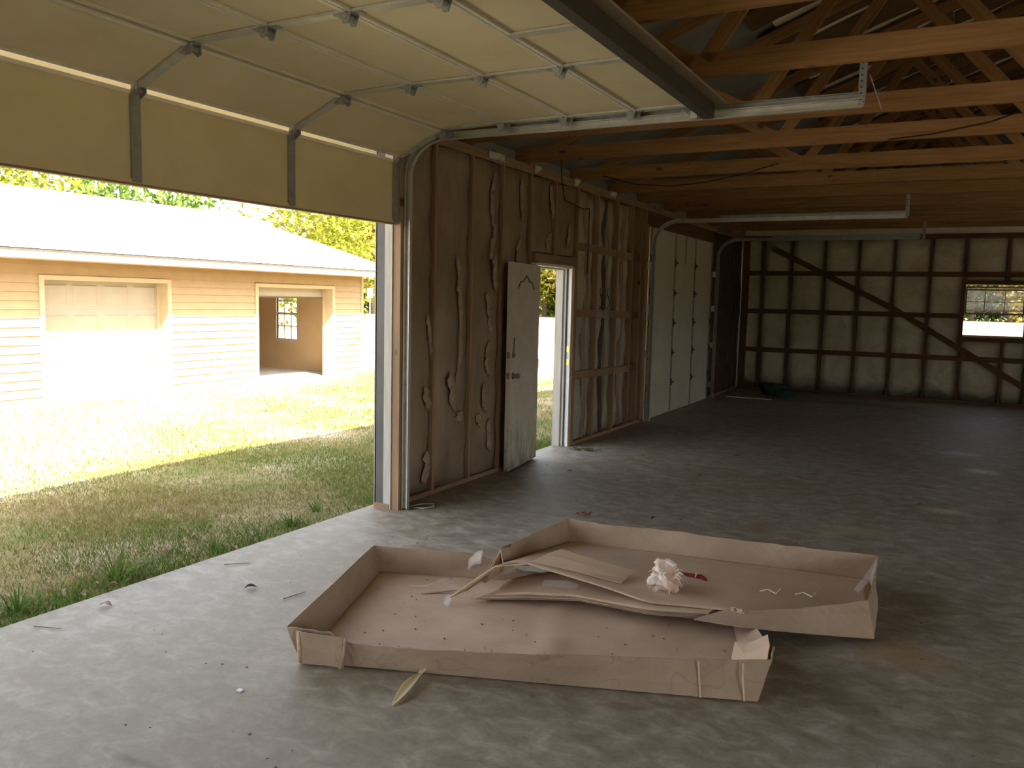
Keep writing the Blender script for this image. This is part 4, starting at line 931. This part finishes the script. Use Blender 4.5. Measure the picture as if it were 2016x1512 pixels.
# debris on box2 floor
for i, (p, lb) in enumerate((((-.86, 4.78, .085), 'tiny curled pale shaving at the middle of the crushed box'), ((-.68, 4.86, .075), 'wispy pale shaving toward the right end of the crushed box'))):
    o = MB().tube([(p[0] - .04, p[1], p[2]), (p[0], p[1] + .02, p[2] + .012), (p[0] + .05, p[1] - .01, p[2] + .006), (p[0] + .07, p[1] + .02, p[2] + .03)], .004, 6, radii=[.006, .003, .004, .002]).build('shaving', FLUFF); tag(o, lb, 'shaving')

# ------------------------------------------------------------------ small things on the concrete
hk = empty('corn_husk', (-2.0, 2.9, 0), None, 'pale yellow corn husk on the concrete before the tray', 'husk')
def leafmesh(pts, widths, up, curl=.3):
    rows = []; n = len(pts)
    for i, (p, w) in enumerate(zip(pts, widths)):
        p = Vector(p); d = Vector(pts[min(i + 1, n - 1)]) - Vector(pts[max(i - 1, 0)]); s = d.cross(Vector((0, 0, 1))).normalized()
        rows.append([tuple(p + s * w * k + Vector((0, 0, curl * w * abs(k)))) for k in (-1, -.5, 0, .5, 1)])
    return rows
MB().grid(leafmesh([(-1.975, 2.775, .004), (-1.985, 2.85, .012), (-2.0, 2.93, .022), (-2.015, 3.0, .02), (-2.028, 3.06, .018)], [.004, .022, .027, .019, .008], 1, .35)).build('husk_blade', HUSK, hk, smooth=True, solid=.0015, sub=1)
MB().tube([(-2.028, 3.055, .018), (-2.02, 3.10, .03), (-2.008, 3.15, .05)], .006, 6, radii=[.009, .006, .004]).build('husk_stem', HUSK, hk)
m = MB(); m.tube([(-2.03, 3.06, .02), (-2.05, 3.09, .035), (-2.055, 3.10, .045)], .002, 4); m.tube([(-2.03, 3.06, .02), (-2.035, 3.1, .04)], .002, 4); m.build('husk_fibre', HUSK, hk)
def dry_leaf(x, y, s, ang, mat, label, z=0.0, curl=.5):
    pts = [(-1, 0), (-.45, .1), (0, 0), (.5, -.08), (1, 0)]; ca, sa = math.cos(ang), math.sin(ang)
    s = s * .72
    P3 = [(x + s * (ca * a - sa * b_), y + s * (sa * a + ca * b_), z + .006 + s * .35 * (1 - a * a) * random.uniform(.6, 1.1)) for a, b_ in pts]
    o = MB().grid(leafmesh(P3, [.05 * s, .5 * s, .6 * s, .42 * s, .03 * s], 1, curl)).build('dry_leaf', mat, smooth=True, solid=.001, sub=1)
    return tag(o, label, 'leaf', 'dry leaves on the concrete')
dry_leaf(-3.50, 3.52, .05, .9, DARKLEAF, 'blackish curled leaf on bare concrete left of the tray')
dry_leaf(-3.95, 2.92, .05, .3, PINKLEAF, 'pinkish dry leaf on the slab edge by the tall tuft')
dry_leaf(-1.85, 6.36, .055, .2, PINKLEAF, 'pale curled leaf on concrete behind the crushed box')
dry_leaf(-2.02, 6.30, .04, 1.2, DARKLEAF, 'small dark leaf beside the pale curled leaf behind the box')
dry_leaf(-2.16, 8.10, .045, .1, DRYLEAF, 'small brown leaf on the floor midway to the far wall')
dry_leaf(-2.10, 9.45, .05, .5, DRYLEAF, 'brown leaf on the dim floor, farther than its neighbour')
dry_leaf(-.20, 7.98, .045, .4, DRYLEAF, 'rust brown leaf on the ochre floor stain')
dry_leaf(-3.32, 7.62, .04, .4, PINKLEAF, 'pale scrap of leaf beside the open white door foot')
dry_leaf(-2.30, 11.2, .06, .2, DRYLEAF, 'dark leaf farthest back on the dim floor')
dry_leaf(-1.75, 5.75, .03, .2, DARKLEAF, 'tiny dark leaf just behind the box back corner')
o = MB().tube([(-2.60, 6.13, .008), (-2.55, 6.19, .012), (-2.50, 6.18, .018), (-2.49, 6.13, .014), (-2.54, 6.11, .008), (-2.58, 6.14, .012)], .006, 6).build('curled_bark', DRYLEAF); tag(o, 'curled ring of bark on concrete behind the box', 'bark')
for p, q, lb in (((-3.22, 3.48, .006), (-3.19, 3.63, .007), 'thin straight twig on concrete left of the tray'), ((-3.95, 3.75, .006), (-3.84, 3.86, .006), 'thin twig near the slab edge above the blackish leaf'), ((-4.0, 2.55, .006), (-3.86, 2.6, .006), 'thin pale twig at the frame edge of the slab')):
    o = MB().tube([p, lerp(p, q, .5), q], .0022, 6, radii=[.0022, .0026, .0014]).build('twig', BARK); tag(o, lb, 'twig', 'twigs on the concrete')
o = MB().tube([(-3.83, 5.60, .008), (-3.78, 5.72, .01), (-3.70, 5.75, .012), (-3.66, 5.68, .01), (-3.70, 5.60, .008), (-3.78, 5.58, .008)], .006, 6).build('wire_loop', GREYW); tag(o, 'loose pale wire loop at the base of the near track', 'wire')
o = MB().box((-2.625, 2.55, 0), (-2.60, 2.57, .006)).build('white_chip', WHITEP); tag(o, 'white paint chip on the near concrete', 'chip')
gt = MB()
for k in range(26):
    a = random.uniform(0, 6.3); l = random.uniform(.03, .14); c = (-3.66 + .1 * random.uniform(-1, 1), 8.83 + .06 * random.uniform(-1, 1), .006)
    gt.tube([c, (c[0] + l * math.cos(a), c[1] + l * .4 * math.sin(a), .012 + .02 * random.random())], .003, 4)
o = gt.build('dead_weed', FOL[1]); tag(o, 'dried weed clump on the floor inside the doorway', 'weed')
m = MB()
for k in range(420):
    x, y = random.uniform(-3.75, 1.4), random.uniform(1.9, 13)
    if -3.2 < x < -.2 and 2.8 < y < 5.7: continue
    s = random.uniform(.003, .009) * (1 + y * .05); h = s * .6
    m.add([(x - s, y, 0), (x, y - s * .7, 0), (x + s, y + s * .3, 0), (x, y + s, 0), (x + s * .2, y, h)], [(0, 1, 4), (1, 2, 4), (2, 3, 4), (3, 0, 4)])
o = m.build('floor_crumbs', BARK); tag(o, 'dark crumbs and grit scattered over the concrete', 'grit', kind='stuff')
m = MB()
for k in range(70):
    u, w = random.random(), random.random(); a, b_ = lerp(NL, FL, w), lerp(NR, FR, w); p = lerp(a, b_, u); s = random.uniform(.003, .007); z = .017
    m.add([(p[0] - s, p[1], z), (p[0], p[1] - s, z), (p[0] + s, p[1], z), (p[0], p[1] + s, z), (p[0], p[1], z + s)], [(0, 1, 4), (1, 2, 4), (2, 3, 4), (3, 0, 4)])
o = m.build('tray_crumbs', BARK); tag(o, 'dark crumbs lying in the flat tray', 'grit', kind='stuff')
m = MB()
for k in range(90):
    x, y = random.uniform(-4.75, -4.14), random.uniform(2.2, 5.5); z = ground_z(x, y) + random.uniform(.01, .05); s = random.uniform(.015, .035); a = random.uniform(0, 6.3)
    m.grid(leafmesh([(x - s * math.cos(a), y - s * math.sin(a), z), (x, y, z + s * .5), (x + s * math.cos(a), y + s * math.sin(a), z + .004)], [.2 * s, .5 * s, .1 * s], 1, .6))
o = m.build('leaf_litter', PINKLEAF, smooth=True); tag(o, 'dead leaf litter in the grass along the slab edge', 'leaves', kind='stuff')
# teal bundle in the far corner
tl = empty('tarp_bundle', (-2.95, 16.2, 0), None, 'dark teal tarp bundle in the dim far corner', 'tarp')
wd_keep = wd; wd = tl
lump(-3.0, 16.3, .11, .26, .2, .15, 41, TEAL, 'tarp_heap'); lump(-2.8, 16.15, .07, .16, .15, .09, 42, TEAL, 'tarp_heap'); wd = wd_keep
o = BX('floor_lath', (-3.7, 15.55, .0), (-2.9, 15.58, .015), GREYW); tag(o, 'thin pale lath on the floor before the teal bundle', 'lath')

# ------------------------------------------------------------------ the other garage
HX, HZ = -13.75, -.31
hb = empty('garage_building', (HX, 12, HZ), None, 'beige sided garage with white roof across the sunny yard', 'building')
HY0, HY1 = -2.0, 17.78
op = [(9.13, 11.66, 1.84), (14.10, 16.60, 1.83)]       # the two door openings
def boards(z, h):
    segs = [(HY0, HY1)]
    for (a, b_, zt) in op:
        if z < zt + .08:
            ns = []
            for (s0, s1) in segs:
                if a - .09 > s0 and b_ + .09 < s1: ns += [(s0, a - .09), (b_ + .09, s1)]
                else: ns.append((s0, s1))
            segs = ns
    for s0, s1 in segs:
        MB().prism([(HX - .012, z), (HX + .024, z), (HX + .021, z + .014), (HX + .002, z + h), (HX - .012, z + h)], 1, s0, s1).build('siding_board', SIDING, hb)
z = HZ + .02
while z < 2.15:
    h = min(.148, 2.17 - z); boards(z, h); z += .148
BX('foundation', (HX - .1, HY0, HZ - .25), (HX - .0, HY1, HZ + .02), HCONC, hb)
BX('corner_trim', (HX - .05, HY1 - .03, HZ), (HX + .035, HY1 + .05, 2.17), HTRIM, hb)
for (a, b_, zt) in op:
    for nm, p, q in (('door_trim', (HX - .02, a - .09, HZ), (HX + .04, a, zt + .08)), ('door_trim', (HX - .02, b_, HZ), (HX + .04, b_ + .09, zt + .08)), ('door_trim', (HX - .02, a, zt), (HX + .04, b_, zt + .08))): BX(nm, p, q, HTRIM, hb)
    BX('door_jamb', (HX - .27, b_, HZ), (HX - .02, b_ + .05, zt), HTRIM, hb); BX('door_jamb', (HX - .27, a - .05, HZ), (HX - .02, a, zt), HTRIM, hb); BX('door_jamb', (HX - .27, a, zt), (HX - .02, b_, zt + .05), HTRIM, hb)
    BX('stop_strip', (HX - .24, b_ - .05, HZ), (HX - .20, b_, zt), HTRIM, hb)
# closed panelled door
gd = BX('garage_door', (HX - .27, 9.13, HZ), (HX - .22, 11.66, 1.84), HDOOR, hb)
for r in range(4):
    z0 = HZ + .01 + r * .5375
    for c in range(4):
        y0 = 9.13 + .08 + c * .6325 - .03 * (c > 0) ; 
        MB().add([(HX - .22, y0, z0 + .08), (HX - .22, y0 + .50, z0 + .08), (HX - .22, y0 + .50, z0 + .46), (HX - .22, y0, z0 + .46), (HX - .205, y0 + .025, z0 + .105), (HX - .205, y0 + .475, z0 + .105), (HX - .205, y0 + .475, z0 + .435), (HX - .205, y0 + .025, z0 + .435)],
                 [(0, 1, 5, 4), (1, 2, 6, 5), (2, 3, 7, 6), (3, 0, 4, 7), (4, 5, 6, 7)]).build('raised_panel', HDOOR, gd)
    if r: BX('section_joint', (HX - .221, 9.13, z0 - .012), (HX - .214, 11.66, z0 + .0), STEELD, gd)
# raised door slab in the open doorway
MB().prism([(HX - .26, 1.66), (HX - .24, 1.63), (HX - .60, 1.80), (HX - .62, 1.83)], 1, 14.12, 16.55).build('raised_door', HDOOR, hb)
BX('raised_door', (HX - .30, 14.12, 1.62), (HX - .25, 16.55, 1.83), HDOOR, hb)
BX('door_bottom_seal', (HX - .31, 14.12, 1.60), (HX - .24, 16.55, 1.622), STRUT, hb)
# interior
BX('inner_floor', (-19.5, 12.2, HZ - .1), (HX - .0, 17.5, HZ), HCONC, hb)
BX('inner_wall', (-19.6, 12.2, HZ), (-19.5, 17.5, 2.2), HINT, hb); BX('inner_wall', (-19.6, 12.1, HZ), (HX - .1, 12.2, 2.2), HINT, hb)
hw = (-16.36, -15.64, .50, 1.75)
for p, q in (((-19.6, 17.50, HZ), (hw[0], 17.55, 2.2)), ((hw[1], 17.50, HZ), (HX - .02, 17.55, 2.2)), ((hw[0], 17.50, HZ), (hw[1], 17.55, hw[2])), ((hw[0], 17.50, hw[3]), (hw[1], 17.55, 2.2))): BX('inner_wall', p, q, HINT, hb)
for p, q in (((-23, 17.68, HZ), (hw[0] - .32, 17.76, 2.2)), ((hw[1], 17.68, HZ), (HX - .01, 17.76, 2.2)), ((hw[0] - .32, 17.68, HZ), (hw[1], 17.76, hw[2] - .03)), ((hw[0] - .32, 17.68, hw[3]), (hw[1], 17.76, 2.2))): BX('end_wall', p, q, SIDING, hb)
BX('inner_ceiling', (-19.6, 12.1, 2.2), (HX, 17.7, 2.25), HINT, hb); BX('back_wall', (-23.1, HY0, HZ), (-23, HY1, 2.2), SIDING, hb)
hwn = empty('house_window', (-16.1, 17.5, 1.1)); hwn.parent = hb; hwn.matrix_parent_inverse = Matrix.Translation(hb.location).inverted()
HSASH = plain('taupe_window_frame', (.40, .32, .24), (.48, .39, .30), .5, 4)
for p, q in (((hw[0] - .07, 17.47, hw[2] - .08), (hw[0], 17.56, hw[3] + .06)), ((hw[1], 17.47, hw[2] - .08), (hw[1] + .06, 17.56, hw[3] + .06)), ((hw[0], 17.47, hw[2] - .08), (hw[1], 17.56, hw[2])), ((hw[0], 17.49, 1.14), (hw[1], 17.54, 1.20))): BX('window_frame', p, q, HSASH, hwn)
for x in (hw[0] + .24, hw[0] + .48): BX('muntin', (x - .010, 17.51, hw[2]), (x + .010, 17.53, hw[3]), HSASH, hwn)
for z in (.84, 1.52): BX('muntin', (hw[0], 17.51, z - .010), (hw[1], 17.53, z + .010), HSASH, hwn)
# roof of the other garage
EX, EZ, RX, RZ = -12.93, 2.33, -18.4, 3.86
def rs_(name, dz0, dz1, mat, x0=EX, z0=EZ, y0=HY0 - .3, y1=HY1 + .32):
    BXm = MB().prism([(x0, z0 + dz0), (RX, RZ + dz0), (RX, RZ + dz1), (x0, z0 + dz1)], 1, y0, y1); return BXm.build(name, mat, hb)
rs_('roof_slope', -.0, .05, HROOF, EX + .045, EZ - .012)
MB().prism([(RX, RZ), (-23.9, EZ), (-23.9, EZ + .05), (RX, RZ + .05)], 1, HY0 - .3, HY1 + .32).build('roof_slope', HROOF, hb)
BX('fascia_board', (EX - .03, HY0 - .3, EZ - .165), (EX, HY1 + .32, EZ - .012), HWHITE, hb)
BX('drip_edge', (EX - .0, HY0 - .3, EZ - .062), (EX + .030, HY1 + .32, EZ - .014), STRUT, hb)
BX('soffit', (HX - .05, HY0 - .3, 2.165), (EX - .03, HY1 + .32, 2.185), SIDING, hb)
MB().prism([(HX, 2.17), (EX, 2.17), (EX, EZ - .02), (RX, RZ - .02), (-23, 2.17)], 1, HY1 + .24, HY1 + .28).build('rake_board', HWHITE, hb)
ap = slab_poly('concrete_apron', [(-13.75, 13.6), (-12.9, 13.6), (-12.9, 16.9), (-13.75, 16.9)], -.295, HCONC, .1); tag(ap, 'pale concrete apron before the open door of the other garage', 'apron')
# sign and blocks past its end
sg = empty('road_sign', (-45.0, 59.4, -.3), None, 'white chevron road sign on a thin post beyond the garage', 'sign')
sx, sy = -45.0, 59.4
dirv = Vector((sx, sy, 0)).normalized(); rt_ = Vector((-dirv.y, dirv.x, 0)) * -1
m = MB(); m.tube([(sx, sy, -.35), (sx, sy, 2.0)], .05, 8); m.build('sign_post', SIGNW, sg)
def sgn(poly, d0, d1):
    mb = MB(); n = len(poly); vs = [tuple(Vector((sx, sy, 1.95)) + rt_ * u + Vector((0, 0, w)) - dirv * d) for d in (d0, d1) for (u, w) in poly]
    return mb.add(vs, [tuple(range(n)), tuple(range(2 * n - 1, n - 1, -1))] + [(i, (i + 1) % n, n + (i + 1) % n, n + i) for i in range(n)])
sgn([(-.23, -.40), (.23, -.40), (.23, .40), (-.23, .40)], .04, .06).build('sign_plate', SIGNW, sg)
sgn([(.10, .34), (-.15, 0), (.10, -.34), (.17, -.34), (-.06, 0), (.17, .34)], .061, .068).build('chevron_mark', BLACK, sg)
for i, (a, b_, lb) in enumerate((((-18.3, 23.3, -.31), (-17.5, 23.7, -.17), 'grey concrete block lowest in the stack past the garage'), ((-18.3, 23.3, -.12), (-17.35, 23.7, -.04), 'grey board in the stack past the garage, above the block'), ((-18.3, 23.3, .0), (-17.6, 23.7, .07), 'topmost short board of the stack past the garage'))):
    o = BX('stacked_block', a, b_, GREYW); tag(o, lb, 'block', 'stacked blocks past the garage')
    if i: o.location.z -= (.05 if i == 1 else .10)

# ------------------------------------------------------------------ trees
def foliage(cx, cy, cz, rx, ry, rz, n, ls, rs):
    cl = rs.normal(0, 1, (26, 3)); cl /= np.linalg.norm(cl, axis=1)[:, None]; cl *= rs.uniform(.35, 1, (26, 1))
    k = rs.integers(0, 26, n); p = cl[k] + rs.normal(0, .20, (n, 3)); p = p * np.array([rx, ry, rz]) + np.array([cx, cy, cz])
    a = rs.normal(0, 1, (n, 3)); a /= np.linalg.norm(a, axis=1)[:, None]; b_ = rs.normal(0, 1, (n, 3)); b_ -= (b_ * a).sum(1)[:, None] * a; b_ /= np.linalg.norm(b_, axis=1)[:, None]
    s = ls * rs.uniform(.6, 1.3, (n, 1)); V = np.stack([p - a * s, p - b_ * s * .55, p + a * s, p + b_ * s * .55], 1).astype(np.float32)
    return V.reshape(-1, 3)
def tree(x, y, h, r, mat, label, n=5200, ls=.16, seed=0, base=.22):
    rs = np.random.default_rng(seed); t = empty('leafy_tree', (x, y, -.3), None, label, 'tree', 'trees beyond the other garage')
    V = foliage(x, y, -.3 + h * (base + (1 - base) / 2), r, r, h * (1 - base) / 2, n, ls, rs)
    me = bpy.data.meshes.new('foliage'); nn = len(V) // 4; me.vertices.add(len(V)); me.vertices.foreach_set('co', V.ravel())
    me.loops.add(len(V)); me.loops.foreach_set('vertex_index', np.arange(len(V), dtype=np.int32)); me.polygons.add(nn); me.polygons.foreach_set('loop_start', np.arange(nn, dtype=np.int32) * 4)
    me.update(calc_edges=True); me.materials.append(mat); o = bpy.data.objects.new('foliage', me); COL.objects.link(o); o.parent = t; o.matrix_parent_inverse = Matrix.Translation(t.location).inverted(); o['kind'] = 'stuff'
    m = MB(); m.tube([(x, y, -.4), (x + .1, y, h * .35), (x - .1, y + .1, h * .85)], .2, 8, radii=[h * .022, h * .016, h * .004]); m.build('trunk', BARK, t, smooth=True)
    for k in range(5):
        a = rs.uniform(0, 6.3); z0 = h * rs.uniform(.3, .6); m = MB(); m.tube([(x, y, z0), (x + math.cos(a) * r * .5, y + math.sin(a) * r * .5, z0 + h * .14), (x + math.cos(a) * r * .9, y + math.sin(a) * r * .9, z0 + h * .2)], .1, 6, radii=[h * .009, h * .006, h * .002]); m.build('branch', BARK, t)
    return t
spots = [(-34, 12, 11, 4.4, 0, 'green tree over the roof at the frame edge'), (-36, 20.5, 9.6, 4.4, 0, 'yellow green tree over the roof, second from the frame edge'), (-35, 28.6, 9.3, 4.2, 1, 'green tree over the roof, left of the sky gap'),
         (-33, 37.4, 9.6, 4.0, 0, 'yellow green tree right of the sky gap over the roof'), (-50, 62, 15, 6.0, 2, 'tall olive tree rising behind the roof slope'), (-57, 76, 16, 6.0, 0, 'tall yellow green tree beyond the roof slope end'),
         (-65, 82, 16, 6.5, 1, 'tall green tree behind the white road sign'), (-58, 84, 13, 6.0, 2, 'olive tree right of the white road sign'), (-70, 88, 17, 6.5, 0, 'tall pale tree farthest back over the roof slope'),
         (-44, 92, 13, 6.0, 0, 'yellow green tree in the left of the narrow doorway view'), (-39, 90, 14, 6.0, 2, 'olive tree in the middle of the narrow doorway view'), (-34, 88, 12, 6.0, 1, 'green tree in the right of the narrow doorway view')]
for i, (x, y, h, r, k, lb) in enumerate(spots): tree(x, y, h, r, FOL[k], lb, n=5200 if h < 12 else 6500, ls=.17 if h < 12 else .30, seed=100 + i, base=.10)
for i, (x, h, lb) in enumerate(((-5, 15, 'distant tree outside the far window, left of its panes'), (1.5, 14, 'distant tree showing in the left panes of the far window'), (6.5, 16, 'distant tree showing in the right panes of the far window'), (13, 14, 'distant tree outside the far window, hidden right of its panes'))):
    tree(x, 150 + 3 * (i % 2), h, 6, FOL[i % 3], lb, n=3600, ls=.42, seed=200 + i, base=.05)
# low brush behind the other garage and along the field edge
def brush(x0, y0, x1, y1, h, n, mat, label, seed):
    rs = np.random.default_rng(seed); t = rs.uniform(0, 1, n); p = np.c_[x0 + (x1 - x0) * t, y0 + (y1 - y0) * t, np.zeros(n)] + rs.normal(0, .8, (n, 3)) * np.array([1, 1, 0]); p[:, 2] = -.3 + h * rs.uniform(0, 1, n) ** .8 * (.7 + .3 * np.sin(t * 40))
    a = rs.normal(0, 1, (n, 3)); a /= np.linalg.norm(a, axis=1)[:, None]; b_ = np.cross(a, rs.normal(0, 1, (n, 3))); b_ /= np.linalg.norm(b_, axis=1)[:, None]; s = .32 * rs.uniform(.6, 1.3, (n, 1))
    V = np.stack([p - a * s, p - b_ * s * .55, p + a * s, p + b_ * s * .55], 1).astype(np.float32).reshape(-1, 3)
    me = bpy.data.meshes.new('brush'); me.vertices.add(len(V)); me.vertices.foreach_set('co', V.ravel()); me.loops.add(len(V)); me.loops.foreach_set('vertex_index', np.arange(len(V), dtype=np.int32))
    me.polygons.add(n); me.polygons.foreach_set('loop_start', np.arange(n, dtype=np.int32) * 4); me.update(calc_edges=True); me.materials.append(mat)
    o = bpy.data.objects.new('brush', me); COL.objects.link(o); return tag(o, label, 'brush', kind='stuff')
brush(-80, 92, -46, 84, 6, 9000, FOL[2], 'olive undergrowth below the trees behind the road sign', 1)
brush(-46, 96, -28, 92, 6, 7000, FOL[0], 'yellow green undergrowth seen through the doorway', 2)
brush(-34, 156, 54, 156, 6, 12000, FOL[1], 'green hedgerow across the field outside the far window', 3)
